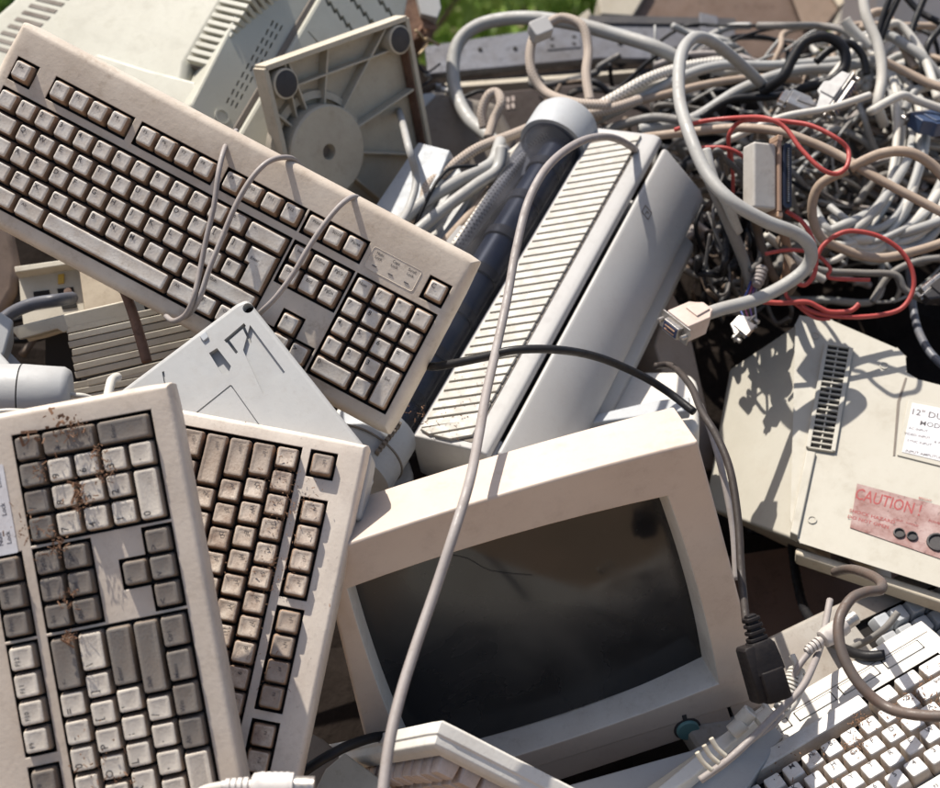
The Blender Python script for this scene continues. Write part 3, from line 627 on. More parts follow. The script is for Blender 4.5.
# notch clip on lower cap
bm = bmesh.new()
for i in range(8): box(bm, TX+.012+i*.0005, TX+.016+i*.0005, -.045+i*.0052, -.0415+i*.0052, TZ+.033, TZ+.0445)
finish('toothed_clip', bm, SHADEG, rt, None, .0005)
bm = bmesh.new(); lathe(bm, [(TR+.0055, 0), (TR+.0055, .0015)], ax(-.030), 40, caps=(True, True)); finish('cap_seam', bm, SHADEG, rt, None, 0, 40)
# left dust cover: pale frame round a smoky window
def cov(px, py): return loc(MPc, px, py)
MPc = MP.copy(); MPc.translation = MP @ Vector((0, 0, -.075))
inv_ = MP.inverted() @ MPc
outer = [cov(*q) for q in ((398, 300), (520, 150), (552, 138), (575, 150), (560, 190), (450, 330), (415, 390), (360, 470), (330, 440))]
innr = [cov(*q) for q in ((425, 300), (522, 176), (548, 164), (553, 175), (540, 210), (440, 330), (405, 375), (375, 420), (365, 400))]
bm = bmesh.new(); Vo = [bm.verts.new((x, y, 0)) for x, y in outer]; Vi = [bm.verts.new((x, y, 0)) for x, y in innr]; Vo2 = [bm.verts.new((x, y, -.03)) for x, y in outer]; Vi2 = [bm.verts.new((x, y, -.012)) for x, y in innr]
n = len(outer)
for i in range(n):
    j = (i+1) % n; bm.faces.new((Vo[i], Vo[j], Vi[j], Vi[i])); bm.faces.new((Vo[i], Vo2[i], Vo2[j], Vo[j])); bm.faces.new((Vi[i], Vi[j], Vi2[j], Vi2[i]))
o_ = finish('cover_frame', bm, PRN, rt, None, .002, 30); o_.matrix_local = inv_
bm = bmesh.new(); prism(bm, innr, -.014, -.011); o_ = finish('cover_window', bm, SMOKE, rt); o_.matrix_local = inv_
bm = bmesh.new(); prism(bm, inset(outer, .004) if area(outer) > 0 else inset(outer[::-1], .004), -.075, -.04); o_ = finish('cover_base', bm, CREAM, rt); o_.matrix_local = inv_

# ------------------------------------------------------------------ RIGHT MONITOR (rear shell with vents, label and caution sticker)
MR = frame(800, 330, 1.42, (-.16, .60, .78), (900, 370))
rt = root('monitor', MR, 'cream monitor shell at the right with side vents, data label and red caution sticker', 'monitor')
def L(*pts): return locs(MR, pts)
bm = bmesh.new()
body = L((795, 326), (800, 316), (832, 320), (897, 348), (906, 357), (907, 372), (918, 379), (1000, 400), (1010, 610), (800, 543), (790, 520))
prism(bm, body, -.16, 0, 0, .11); finish('shell', bm, RMON, rt, None, .006, 35, 3)
# left cheek turned away to the left
p1, p2 = MR @ Vector((*L((799, 318))[0], -.002)), MR @ Vector((*L((796, 541))[0], -.002))
bm = bmesh.new(); Mi = MR.inverted()
q = [Vector((*L((799, 320))[0], -.003)), Vector((*L((797, 540))[0], -.003))]
lft = Vector((-.125, 0, -.085)); sh = Vector((-.02, -.01, 0))
c_ = [q[0], q[1], q[1]+lft*1.0+Vector((-.0, .035, 0)), q[0]+lft*.75+Vector((.035, -.05, 0))]
tp = [bm.verts.new(v) for v in c_]; bt = [bm.verts.new(v*.5+sum(c_, Vector())/4*.5+Vector((0.06, .02, -.14))) for v in c_]
bm.faces.new(tp); bm.faces.new(bt[::-1])
for i in range(4): bm.faces.new((tp[i], bt[i], bt[(i+1) % 4], tp[(i+1) % 4]))
finish('side_shell', bm, RMON, rt, None, .004, 30)
# tan lower edge strip
bm = bmesh.new(); prism(bm, L((796, 541), (1008, 608), (1006, 619), (796, 549)), -.03, -.010); finish('front_edge', bm, TANP, rt, None, .003)
# vent grille: backing + ribs
gq = L((826, 346), (851, 350), (833, 453), (808, 449))
bm = bmesh.new(); prism(bm, gq, .0002, .0012); finish('vent_backing', bm, BLACK, rt)
A0, A1, A2, A3 = [Vector((*q_, 0)) for q_ in gq]
NR = 19
for i in range(NR+1):
    t = i/NR; bm = bmesh.new(); l_, r_ = A0.lerp(A3, t), A1.lerp(A2, t); dn = (A3-A0).normalized()*.0010
    prism(bm, [tuple((l_-dn)[:2]), tuple((r_-dn)[:2]), tuple((r_+dn)[:2]), tuple((l_+dn)[:2])], .0004, .0038); finish('vent_rib', bm, RMON, rt, None, .0006)
for a_, b_ in ((A0, A3), (A1, A2), (A0.lerp(A1, .48), A3.lerp(A2, .48))):
    bm = bmesh.new(); dx = (A1-A0).normalized()*(.0022 if a_ in (A0, A1) else .0008); prism(bm, [tuple((a_-dx)[:2]), tuple((a_+dx)[:2]), tuple((b_+dx)[:2]), tuple((b_-dx)[:2])], .0003, .0042 if a_ in (A0, A1) else .0022); finish('vent_frame', bm, RMON, rt, None, .0006)
# ridge running down from the vent
bm = bmesh.new(); prism(bm, L((806, 452), (816, 454), (798, 538), (790, 534)), -.01, .004); finish('ridge', bm, RMON, rt, None, .0015)
for px, py in ((815, 336), (884, 366), (812, 520)):
    x_, y_ = loc(MR, px, py); bm = bmesh.new(); lathe(bm, [(.0045, .0002), (.0045, .0012), (.0034, .0012), (.0030, .0003)], Matrix.Translation((x_, y_, 0)), 16, caps=(False, True)); finish('screw_boss', bm, RMON, rt, None, 0, 40)
bm = bmesh.new(); prism(bm, L((905, 378), (907, 378), (900, 402), (895, 456), (893, 456), (897, 402)), -.002, .0006); finish('moulded_step', bm, SHADEG, rt)
# recessed data label and caution sticker
bm = bmesh.new(); lq = L((908, 400), (990, 415), (985, 478), (897, 456)); prism(bm, lq, .0001, .0016); finish('label_border', bm, RMON, rt, None, .0006)
lab = L((912, 404), (990, 419), (985, 473), (902, 453)); bm = bmesh.new(); prism(bm, lab, .0017, .0022)
ux = (Vector(lab[1])-Vector(lab[0])); ang = math.atan2(ux.y, ux.x)
def at_px(px, py): return loc(MR, px, py)
for s_, px, py, sz in (('12" DUAL', 933, 417, .0105), ('MODEL', 934, 427, .0085), ('AC INPUT', 918, 431, .0042), ('12 V', 945, 437, .0048), ('VIDEO INPUT', 917, 437, .0042), ('SYNC INPUT', 919, 444, .0042), ('R PULSE', 942, 445, .0044), ('INPUT AMPLITUDE', 925, 456, .0046)):
    x_, y_ = at_px(px, py); put_text(bm, s_, x_, y_, .0024, sz, ang, 1)
finish('data_label', bm, [PAPER, INK], rt)
st = L((857, 484), (1000, 522), (995, 578), (850, 528)); bm = bmesh.new(); prism(bm, st, .0003, .0010)
ux = (Vector(st[1])-Vector(st[0])); ang = math.atan2(ux.y, ux.x)
for s_, px, py, sz, sx in (('CAUTION !', 888, 503, .0190, .66), ('SHOCK HAZARD', 872, 517, .0052, 1.1), ('DO NOT OPEN', 868, 522.5, .0052, 1.1), ('CONT', 898, 521, .0032, 1), ('V-HOLD', 912, 525, .0032, 1), ('BRIGHT', 925, 500, .0035, 1), ('POWER', 935, 523, .0035, 1)):
    x_, y_ = at_px(px, py); put_text(bm, s_, x_, y_, .0012, sz, ang, 1, sx)
finish('caution_sticker', bm, [STICK, INKR], rt, None, 0, 30)
for px, py, r_ in ((899, 534, .0045), (912, 537, .0042), (937, 543, .008)):
    x_, y_ = at_px(px, py); bm = bmesh.new(); lathe(bm, [(r_*1.25, 0.0008), (r_*1.2, .003), (r_, .0032), (r_*.95, .0012)], Matrix.Translation((x_, y_, 0)), 16, caps=(False, True)); finish('socket', bm, DARKP, rt, None, 0, 40)

# ------------------------------------------------------------------ SWIVEL BASE PLATE
MS = frame(256, 68, 1.40, (.70, -.22, .68), (397, 18))
rt = root('swivel_base', MS, 'tan square swivel base turned underside out, with round hub, ribs and dark rubber feet', 'monitor base')
H_ = .225
# plate: frame x right, y up -> plate spans y from 0 to -H_
xr_ = Vector(loc(MS, 397, 18)).length; W_ = xr_
def wl(name, x0, y0, x1, y1, th, h, mat=TANP, z0=0): 
    v = Vector((x1-x0, y1-y0)); nn_ = Vector((-v.y, v.x)).normalized()*th/2; bm = bmesh.new()
    prism(bm, [(x0+nn_.x, y0+nn_.y), (x0-nn_.x, y0-nn_.y), (x1-nn_.x, y1-nn_.y), (x1+nn_.x, y1+nn_.y)], z0, h); return finish(name, bm, mat, rt, None, .0007)
bm = bmesh.new(); prism(bm, rrect(0, W_, -H_, 0, .008, 3), -.006, -.002); finish('plate', bm, TANP, rt, None, .001)
D_ = .018
for q_ in ((0, 0, W_, 0), (0, 0, 0, -H_), (W_, 0, W_, -H_), (0, -H_, W_, -H_)): wl('rim', *q_, .006, D_, TANP, -.002)
o_ = wl('rim_grime', W_-.0045, -.02, W_-.0045, -H_+.02, .002, D_-.004, RUST)
hub = Vector(loc(MS, 316, 150)); HR = .052
bm = bmesh.new(); lathe(bm, [(HR+.016, -.003), (HR+.014, .004), (HR+.006, .006)], Matrix.Translation((hub.x, hub.y, 0)), 44, caps=(False, False)); finish('hub_ring', bm, TANP, rt, None, 0, 40)
bm = bmesh.new(); lathe(bm, [(HR, -.003), (HR, .022), (HR-.002, .024), (.009, .024), (.008, .014), (.002, .013)], Matrix.Translation((hub.x, hub.y, 0)), 44, caps=(False, True)); finish('hub', bm, TANP, rt, None, 0, 40)
bm = bmesh.new(); lathe(bm, [(.0075, .0), (.0075, .0145)], Matrix.Translation((hub.x, hub.y, 0)), 20); finish('hub_hole', bm, SHADEG, rt)
for k in range(12):
    a_ = math.radians(30*k+10); d_ = Vector((math.cos(a_), math.sin(a_))); t = 9
    for lim, pos, comp in ((W_-.004, hub.x, d_.x), (0.004, hub.x, d_.x), (-.004, hub.y, d_.y), (-H_+.004, hub.y, d_.y)):
        if abs(comp) > 1e-4:
            tt = (lim-pos)/comp
            if 0 < tt < t: t = tt
    s0 = hub+d_*(HR-.001); e_ = hub+d_*t; wl('rib', s0.x, s0.y, e_.x, e_.y, .0028, D_-.005-.0007*(k % 3), TANP, -.002)
wl('rib', .003, -.030, W_-.003, -.030, .0026, .0125); wl('rib', .030, -.003, .030, -H_+.003, .0026, .0121)
for fx, fy in ((.020, -.022), (W_-.018, -.020), (.020, -H_+.02), (W_-.02, -H_+.02)):
    bm = bmesh.new(); lathe(bm, [(.0165, -.002), (.0165, .0195), (.0145, .0205), (.0145, .017)], Matrix.Translation((fx, fy, 0)), 24, caps=(False, False)); ft = finish('foot_ring', bm, TANP, rt, None, 0, 40)
    bm = bmesh.new(); lathe(bm, [(.0144, .0), (.0144, .0200), (.012, .0212), (.002, .0214)], Matrix.Translation((fx, fy, 0)), 22, caps=(False, True)); f2 = finish('rubber_foot', bm, DARKP, rt, None, 0, 40)

# ------------------------------------------------------------------ UPPER LEFT MONITOR (greenish, vented)
MT = frame(205, 78, 1.50, (-.30, .36, .88), (100, 60))     # x to the left along the lower edge
rt = root('monitor', MT, 'greenish cream monitor shell with comb vents behind the dusty keyboard, upper left', 'monitor')
def LT(*p): return locs(MT, p)
bm = bmesh.new(); prism(bm, LT((181, 97), (188, 62), (248, -40), (60, -60), (10, 0), (-60, 60), (-40, 120), (60, 110)), -.20, 0); finish('shell', bm, GREEN, rt, None, .012, 35, 4)
bm = bmesh.new(); prism(bm, LT((202, 112), (198, 84), (150, 72), (100, 56), (40, 90), (60, 140)), -.10, .006); finish('lower_lip', bm, GREEN, rt, None, .004, 35, 3)
# the comb of slats that wraps the corner between top and side
e0, e1 = Vector(LT((200, 66))[0]), Vector(LT((256, -34))[0])
dy_ = (e1-e0); NS = 14
perp = Vector((dy_.y, -dy_.x)).normalized()
if (Vector(LT((300, 20))[0])-e0).dot(perp) < 0: perp = -perp
bm0 = None
for i in range(NS):
    c_ = e0+dy_*(i+.5)/NS; u_ = dy_.normalized()*(dy_.length/NS*.30)
    bm = bmesh.new(); a_ = c_-perp*.020; b_ = c_+perp*.022
    prism(bm, [tuple(a_-u_), tuple(b_-u_), tuple(b_+u_), tuple(a_+u_)], -.075, .0035); finish('comb_slat', bm, GREEN, rt, None, .001)
bm = bmesh.new(); a_, b_, c_, d_ = e0-perp*.022, e0+perp*.018, e1+perp*.018, e1-perp*.022; prism(bm, [tuple(q) for q in (a_, b_, c_, d_)], -.08, -.007); finish('comb_backing', bm, SHADEG, rt)
e2, e3 = Vector(LT((-12, 46))[0]), Vector(LT((44, -8))[0])
for i in range(9):
    c_ = e2.lerp(e3, i/8); u_ = (e3-e2).normalized()*.0028; w_ = Vector(LT((8, 0))[0])-Vector(LT((0, 0))[0])
    bm = bmesh.new(); pv = Vector(LT((c_.x, c_.y))[0]) if False else c_; q_ = (Vector(LT((40, 10))[0])-Vector(LT((0, 0))[0])).normalized()
    prism(bm, [tuple(pv-u_), tuple(pv-u_+q_*.045), tuple(pv+u_+q_*.045), tuple(pv+u_)], -.002, .0008); finish('vent_slot', bm, SHADEG, rt)
# side face: plane turned to the right
MT2 = frame(232, 118, 1.475, (.62, .18, .76), (330, 40)); Mrel = MT.inverted() @ MT2
def L2(*p): return locs(MT2, p)
def side(name, pts, z0, z1, mat, bev=.001, **k):
    bm = bmesh.new(); prism(bm, L2(*pts), z0, z1); o = finish(name, bm, mat, rt, None, bev, **k); o.matrix_local = Mrel; return o
side('side_strip', [(196, 100), (262, -30), (345, -40), (236, 136), (205, 130)], -.16, -.012, GREEN, .003)
side('groove', [(236, 128), (330, -30), (340, -30), (240, 132)], -.02, -.009, SHADEG)
side('rear_panel', [(240, 134), (342, -40), (420, -60), (400, 60), (372, 120), (300, 200), (242, 200)], -.20, -.004, GREEN, .004)
rp = [c_ for c_ in rt.children if c_.name.startswith('rear_panel')][0]; sp_ = [c_ for c_ in rt.children if c_.name.startswith('side_strip')][0]
bpy.context.view_layer.update()
sl = [L2((287, 30), (292, 25), (295, 32), (290, 38)), L2((309, 30), (310.5, 30), (324, 45), (322.8, 46))]
for i in range(3):
    for j in range(9):
        bx = 318+i*23+j*6.2; by = -14+j*7.2-i*4; sl.append(L2((bx, by), (bx+2.4, by-.5), (bx+8, by+11), (bx+5.4, by+12)))
cut(rp, sl, .018, .01)
pf = []
for i in range(10):
    for j in range(3): bx = 231+i*4.9+j*4.4; by = 100-i*8.6+j*2.5; pf.append(L2((bx, by), (bx+1.9, by-.6), (bx+4.2, by-6), (bx+2.2, by-6)))
cut(sp_, pf, .022, .01)
bm = bmesh.new(); prism(bm, L2((225, 105), (270, -30), (415, -55), (400, 110), (240, 190)), -.10, -.03); o = finish('dark_interior', bm, BLACK, rt); o.matrix_local = Mrel
bm = bmesh.new(); x_, y_ = L2((227, 113))[0]; lathe(bm, [(.0095, -.014), (.0095, -.0105), (.007, -.0105), (.007, -.0118)], Matrix.Translation((x_, y_, 0)), 20); o_ = finish('screw_boss', bm, GREEN, rt, None, 0, 40); o_.matrix_local = Mrel

# ------------------------------------------------------------------ grey external case between the left keyboards
MG = frame(243, 298, 1.10, (-.06, .32, .94), (358, 440))
rt = root('drive_case', MG, 'smooth blue-grey flat case with screw hole and moulded recesses under the dusty keyboard', 'plastic case')
def LG(*p): return locs(MG, p)
bm = bmesh.new(); prism(bm, LG((236, 303), (247, 298), (251, 303), (372, 455), (360, 520), (60, 470), (112, 396)), -.028, 0); finish('casing', bm, BLUEG, rt, None, .004, 35, 3)
bm = bmesh.new(); prism(bm, LG((232, 302), (108, 400), (112, 404), (238, 307)), -.030, -.008); finish('side_rail', bm, GREYP, rt, None, .001)
bm = bmesh.new(); prism(bm, LG((229, 303), (104, 401), (107, 403), (233, 305)), -.020, -.012); finish('side_trim', bm, DARKP, rt, None, 0)
casing = [c_ for c_ in rt.children if c_.name.startswith('casing')][0]
bpy.context.view_layer.update()
x_, y_ = LG((248, 308))[0]
cut(casing, [LG((250, 325), (285, 372), (263, 394), (243, 350))], .0030)
cut(casing, [LG((209, 353), (217, 348), (231, 366), (228, 375), (222, 374))], .0065)
for q_ in (((224, 340), (244, 323), (246, 326), (226.5, 343)), ((226, 341), (228.5, 339), (238, 352), (236, 354)), ((242, 327), (244.5, 325.5), (251, 341), (249, 342))): cut(casing, [LG(*q_)], .0060)
cut(casing, [LG((195, 413), (230, 385), (231, 386.2), (196, 414.2))], .0014)
cut(casing, [LG((230, 385), (231.4, 385), (262, 428), (260.6, 428))], .0014)
cut(casing, [LG((162, 372), (164, 371), (172, 415), (170, 416))], .0020)
cut(casing, [[(x_+.0046*math.cos(i*.3927), y_+.0046*math.sin(i*.3927)) for i in range(16)]], .012)
bm = bmesh.new(); prism(bm, LG((200, 337), (206, 332), (209, 338), (204, 342)), -.002, .002); finish('clip', bm, GREYP, rt, None, .0006)
bm = bmesh.new(); prism(bm, [(x_+.0045*math.cos(i*.3927), y_+.0045*math.sin(i*.3927)) for i in range(16)], -.013, -.010); finish('screw_hole', bm, BLACK, rt)

# ------------------------------------------------------------------ OTHER SCRAP: left middle
MV = frame(75, 345, 1.22, (-.02, -.10, 1), (150, 329))
rt = root('vented_shell', MV, 'broken cream housing with horizontal slats and a jagged dark hole, left of the blue-grey case', 'broken housing')
def LV(*p): return locs(MV, p)
bm = bmesh.new()
prism(bm, LV((10, 328), (58, 316), (128, 300), (132, 315), (75, 327), (64, 333), (58, 329), (20, 340)), -.05, .002); finish('top_ledge', bm, CREAM, rt, None, .0015)
for i in range(12):
    y0 = 326+i*7.5; xl = 66+(i*1.9 if i < 5 else 9+(i-5)*1.2) if i < 7 else (88 if i < 8 else 50); bm = bmesh.new()
    jag = random.uniform(-2, 2)
    if i > 8: xl = 45
    prism(bm, LV((xl+jag, y0+0.9), (205, y0-28.6), (205, y0-22.0), (xl+jag*.3+1, y0+7.5)), -.004, .002+.0004*(i % 2)); finish('slat', bm, CREAM, rt, None, .0008)
bm = bmesh.new(); prism(bm, LV((66, 332), (205, 300), (205, 400), (60, 430), (85, 396)), -.008, -.003); finish('slat_backing', bm, SHADEG, rt)
bm = bmesh.new(); prism(bm, LV((5, 330), (210, 285), (210, 420), (5, 430)), -.12, -.11); finish('inner_wall', bm, BLACK, rt)
cable('dark_strip', [(122, 285, 1.18), (130, 305, 1.175), (138, 330, 1.17), (147, 362, 1.165)], lambda t: .0055, RUST, 'dark rusty strip lying across the slats of the broken cream housing', 'metal strip', sides=4)
MQ = frame(20, 330, 1.30, (.10, .30, .95), (80, 316))
rt = root('open_case', MQ, 'small cream case with open ports and a yellow chip, above the broken slatted housing', 'plastic case')
def LQ(*p): return locs(MQ, p)
bm = bmesh.new(); prism(bm, LQ((16, 272), (78, 264), (84, 318), (22, 332), (18, 300)), -.03, -.012); finish('inner_floor', bm, CREAM, rt, None, .001)
bm = bmesh.new(); prism(bm, LQ((15, 268), (80, 259), (81, 264), (16, 274)), -.04, .004); finish('upper_wall', bm, CREAM, rt, None, .001)
bm = bmesh.new(); prism(bm, LQ((78, 260), (128, 300), (129, 303), (86, 318)), -.05, .002); finish('side_wall', bm, plastic('case_tan', (.42, .35, .26), BR, .5, .5, 14), rt, None, .001)
for q_ in ([(31, 288), (47, 286), (48, 296), (32, 298)], [(55, 285), (71, 283), (75, 303), (60, 305)]): bm = bmesh.new(); prism(bm, LQ(*q_), -.012, -.0105); finish('port_opening', bm, BLACK, rt)
bm = bmesh.new(); prism(bm, LQ((56, 271), (62, 270), (62, 279), (56, 280)), -.012, -.0095); finish('yellow_chip', bm, simple('yellow_label', (.45, .28, .04), .5), rt)
bm = bmesh.new(); x_, y_ = LQ((66, 288))[0]; lathe(bm, [(.004, -.011), (.004, -.009), (.001, -.0085)], Matrix.Translation((x_, y_, 0)), 12); finish('screw', bm, BRASS, rt)
cable('cable', [(-20, 345, 1.2), (5, 318, 1.22), (30, 305, 1.22), (58, 300, 1.22), (72, 298, 1.26)], .0062, plastic('navy_cable', (.05, .055, .075), (.12, .10, .08), .3, .45, 20), 'thick dark navy cable entering the small cream case with open ports')
# taupe rounded thing at the left frame edge, and blue-white pieces below it
MO = frame(-20, 270, 1.32, (.5, .2, .84), (30, 270))
bm = bmesh.new(); prism(bm, locs(MO, [(-60, 190), (0, 200), (16, 228), (23, 262), (20, 292), (5, 318), (-60, 330)]), -.12, 0); tag(finish('shell_piece', bm, plastic('taupe_shell', (.26, .19, .15), (.1, .07, .05), .6, .55, 8), None, MO, .012, 40, 3), 'rounded dark taupe shell at the left edge under the dusty keyboard', 'plastic shell')
MO = frame(0, 340, 1.16, (.3, .35, .88), (20, 335))
bm = bmesh.new(); prism(bm, locs(MO, [(-60, 290), (2, 312), (14, 320), (5, 352), (-8, 372), (-60, 370)]), -.05, 0); tag(finish('plastic_block', bm, BLUEG, None, MO, .003, 40, 3), 'blue-white angular plastic block at the left edge, topmost of the two', 'plastic block')
MO = frame(0, 365, 1.12, (.2, .6, .77), (20, 368))
bm = bmesh.new(); prism(bm, locs(MO, [(-60, 330), (-6, 345), (11, 363), (4, 378), (-20, 386), (-60, 380)]), -.03, 0); tag(finish('plastic_block', bm, BLUEG, None, MO, .003, 40, 3), 'blue-white angular plastic block just above the round mouse', 'plastic block')
MO = frame(3, 352, 1.2, (.4, .5, .77), (20, 380))
bm = bmesh.new(); prism(bm, locs(MO, [(3, 345), (9, 350), (30, 372), (24, 378), (2, 372)]), -.02, 0); tag(finish('plastic_wedge', bm, GREYP, None, MO, .002, 40, 2), 'dull grey plastic wedge leaning above the round mouse', 'plastic wedge')
# mouse: rounded body with a seam
MW = frame(28, 394, 1.04, (.10, .45, .89), (60, 394))
rt = root('mouse', MW, 'blue-white rounded computer mouse with a dark seam, behind the lower left keyboard', 'computer mouse')
def blob(name, prof, mat, sc=(1, 1, 1), seg=36):
    bm = bmesh.new(); T = Matrix.Rotation(math.pi/2, 4, 'Y') @ Matrix.Diagonal((sc[0], sc[1], sc[2], 1)); lathe(bm, prof, T, seg); return finish(name, bm, mat, rt, None, 0, 60)
blob('shell', [(.010, .034), (.017, .0325), (.0195, .028), (.0205, .010), (.0215, -.004)], BLUEG, (1.0, 1.15, 1))
blob('button_half', [(.0215, -.0052), (.0215, -.02), (.0205, -.036), (.016, -.046), (.006, -.050)], BLUEG, (1.0, 1.15, 1))
blob('seam', [(.0208, -.0040), (.0208, -.0053)], BLACK, (1.0, 1.15, 1))
rt2 = cable('cord', [(66, 394, 1.04), (72, 395, 1.04), (84, 396, 1.04), (96, 400, 1.045), (108, 404, 1.05)], lambda t: .0035 if t < .25 and int(t*36) % 2 == 0 else .0022, CAB_W, None, parent=rt)
cable('cable', [(-10, 413, .985), (8, 411, .985), (30, 412, .985), (48, 414, .985)], .0022, CAB_W, 'thin white cable lying on the top edge of the lower left keyboard')
cable('cable', [(100, 425, 1.03), (106, 405, 1.03), (109, 390, 1.045), (112, 380, 1.06), (118, 377, 1.07)], .0038, CAB_W, 'short off-white cable loop over the corner of the blue-grey case')

# ------------------------------------------------------------------ behind: grey housing, wedge box, chassis, brown case, rusty scrap
MO = frame(430, 130, 1.72, (.15, .25, .96), (470, 130))
rt = root('housing', MO, 'dark taupe rounded housing in shadow to the right of the swivel base', 'plastic housing')
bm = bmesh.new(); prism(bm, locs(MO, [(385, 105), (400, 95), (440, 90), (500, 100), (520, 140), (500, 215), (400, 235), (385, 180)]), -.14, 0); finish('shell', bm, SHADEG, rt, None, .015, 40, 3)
bm = bmesh.new(); prism(bm, locs(MO, [(404, 97), (432, 93), (436, 96), (424, 108), (410, 112)]), -.01, .0012); finish('bright_patch', bm, GREYP, rt, None, .001)
MO = frame(420, 150, 1.50, (-.35, .50, .79), (448, 155))
rt = root('wedge_box', MO, 'pale grey wedge-shaped box between the swivel base and the cable bundle', 'plastic box')
def LO(*p): return locs(MO, p)
bm = bmesh.new(); prism(bm, LO((418, 142), (450, 150), (405, 260), (352, 240)), -.06, 0); finish('top_face', bm, GREYP, rt, None, .002)
bm = bmesh.new(); prism(bm, LO((449, 150), (468, 185), (440, 250), (408, 262)), -.09, -.012); finish('side_face', bm, BLUEG, rt, None, .002)
MX = frame(440, 70, 2.05, (.05, .55, .83), (720, 55))
rt = root('drive_chassis', MX, 'scuffed steel chassis with a long rail across the top of the heap behind the cables', 'metal chassis')
def LX(*p): return locs(MX, p)
bm = bmesh.new(); prism(bm, LX((425, 46), (588, 22), (735, 28), (738, 60), (600, 58), (428, 74)), -.012, 0); finish('upper_rail', bm, METAL, rt, None, .002)
bm = bmesh.new(); prism(bm, LX((430, 74), (600, 58), (738, 60), (735, 80), (610, 96), (440, 106)), -.16, -.02); finish('drawer_body', bm, DARKP, rt, None, .003)
bm = bmesh.new(); prism(bm, LX((445, 84), (560, 76), (640, 70), (638, 73), (560, 80), (446, 89)), -.03, .002); finish('lower_lip', bm, TANP, rt, None, .001)
bm = bmesh.new(); prism(bm, LX((545, 36), (580, 33), (581, 48), (547, 51)), 0, .002); finish('mounting_plate', bm, METAL, rt, None, .0006)
for hx_, hy_ in ((480, 50), (515, 49), (552, 40), (552, 47), (574, 38), (574, 45), (620, 44), (700, 42)):
    x_, y_ = LX((hx_, hy_))[0]; bm = bmesh.new(); lathe(bm, [(.0035, 0), (.0035, .0026)], Matrix.Translation((x_, y_, 0)), 12); finish('bolt_hole', bm, BLACK, rt)
bm = bmesh.new(); prism(bm, LX((588, 17), (735, 20), (736, 27), (590, 25)), -.06, .004); finish('rail_flange', bm, DARKP, rt, None, .001)
bm = bmesh.new(); prism(bm, LX((698, 18), (716, 22), (720, 60), (700, 58)), -.01, .012); finish('end_bracket', bm, METAL, rt, None, .001)
MO = frame(470, 130, 1.88, (.0, .25, .97), (600, 120))
rt = root('dark_drive', MO, 'dark dirty drive unit with small pink ports below the steel chassis', 'disk drive')
bm = bmesh.new(); prism(bm, locs(MO, [(452, 95), (600, 82), (660, 90), (640, 160), (470, 190)]), -.12, 0); finish('casing', bm, plastic('dark_drive_case', (.06, .045, .04), (.03, .022, .02), .6, .8, 12), rt, None, .004)
for hx_, hy_ in ((508, 100), (508, 107), (513, 99), (513, 106)):
    x_, y_ = locs(MO, [(hx_, hy_)])[0]; bm = bmesh.new(); box(bm, x_-.0022, x_+.0022, y_-.004, y_+.004, 0, .001); finish('port', bm, PINK_E, rt)
MO = frame(700, 60, 2.35, (.05, .30, .95), (800, 70))
rt = root('broken_case', MO, 'large brown dirty broken case at the top, its pale corner pointing right', 'broken case')
def LO(*p): return locs(MO, p)
bm = bmesh.new(); prism(bm, LO((632, 20), (650, -60), (790, -60), (800, 0), (838, 12), (812, 42), (790, 70), (740, 85), (720, 95), (650, 60)), -.25, 0); finish('body', bm, BROWN, rt, None, .004)
bm = bmesh.new(); prism(bm, LO((775, -40), (808, -40), (838, 8), (836, 14), (815, 42), (800, 28)), -.05, .012); finish('corner_flap', bm, plastic('case_inner_tan', (.30, .21, .15), (.12, .08, .05), .5, .6, 12), rt, None, .003)
bm = bmesh.new(); prism(bm, LO((800, -40), (812, -36), (842, 8), (836, 13)), -.06, .018); finish('flap_edge', bm, plastic('bare_pale', (.62, .52, .38), (.35, .24, .15), .3, .6, 12), rt, None, .002)
bm = bmesh.new(); prism(bm, LO((597, 0), (640, -30), (650, -10), (632, 20), (600, 18)), -.06, .012); finish('torn_flap', bm, TANP, rt, None, .003)
bm = bmesh.new(); prism(bm, LO((578, 20), (588, 12), (592, 22), (582, 30)), -.06, .01); finish('torn_scrap', bm, TANP, rt, None, .001)
MO = frame(415, 20, 1.80, (.2, .3, .93), (440, 25))
rt = root('rusty_scrap', MO, 'rusty broken part with a torn grey cover at the top beside the swivel base', 'scrap metal')
def LO(*p): return locs(MO, p)
bm = bmesh.new(); prism(bm, LO((385, -30), (415, -30), (428, 2), (438, 18), (425, 36), (404, 42), (398, 30), (392, 36), (388, 14)), -.06, 0)
for v in bm.verts: v.co.z += random.uniform(-.008, .008)
finish('rusty_block', bm, RUST, rt, None, .002)
bm = bmesh.new(); prism(bm, LO((408, -30), (432, -30), (440, 12), (436, 22), (420, 18)), -.008, .010); finish('torn_cover', bm, BLUEG, rt, None, .001)
for i in range(14):
    x_, y_ = LO((396+random.uniform(0, 36), 24+random.uniform(0, 30)))[0]; bm = bmesh.new(); T = Matrix.Translation((x_, y_, random.uniform(-.01, .015))) @ Euler((random.random()*3, random.random()*3, random.random()*3)).to_matrix().to_4x4()
    box(bm, -.012, .012, -.003, .003, -.001, .001, 0, T); finish('splinter', bm, RUST if i % 3 else STRAW, rt)
for k, (a0, a1, lb) in enumerate((((408, 48), (440, 70), 'thin black lead dangling under the rusty broken part, upper of two'), ((404, 58), (432, 84), 'thin black lead dangling under the rusty broken part, lower of two'))):
    cable('lead', [(a0[0], a0[1]-12, 1.8), (a0[0]+4, a0[1], 1.79), ((a0[0]+a1[0])/2, a1[1]+2, 1.78), (a1[0], a1[1]-6, 1.8)], .0016, CAB_K, lb, 'wire')
MO = frame(440, 85, 1.83, (.1, .8, .6), (460, 85))
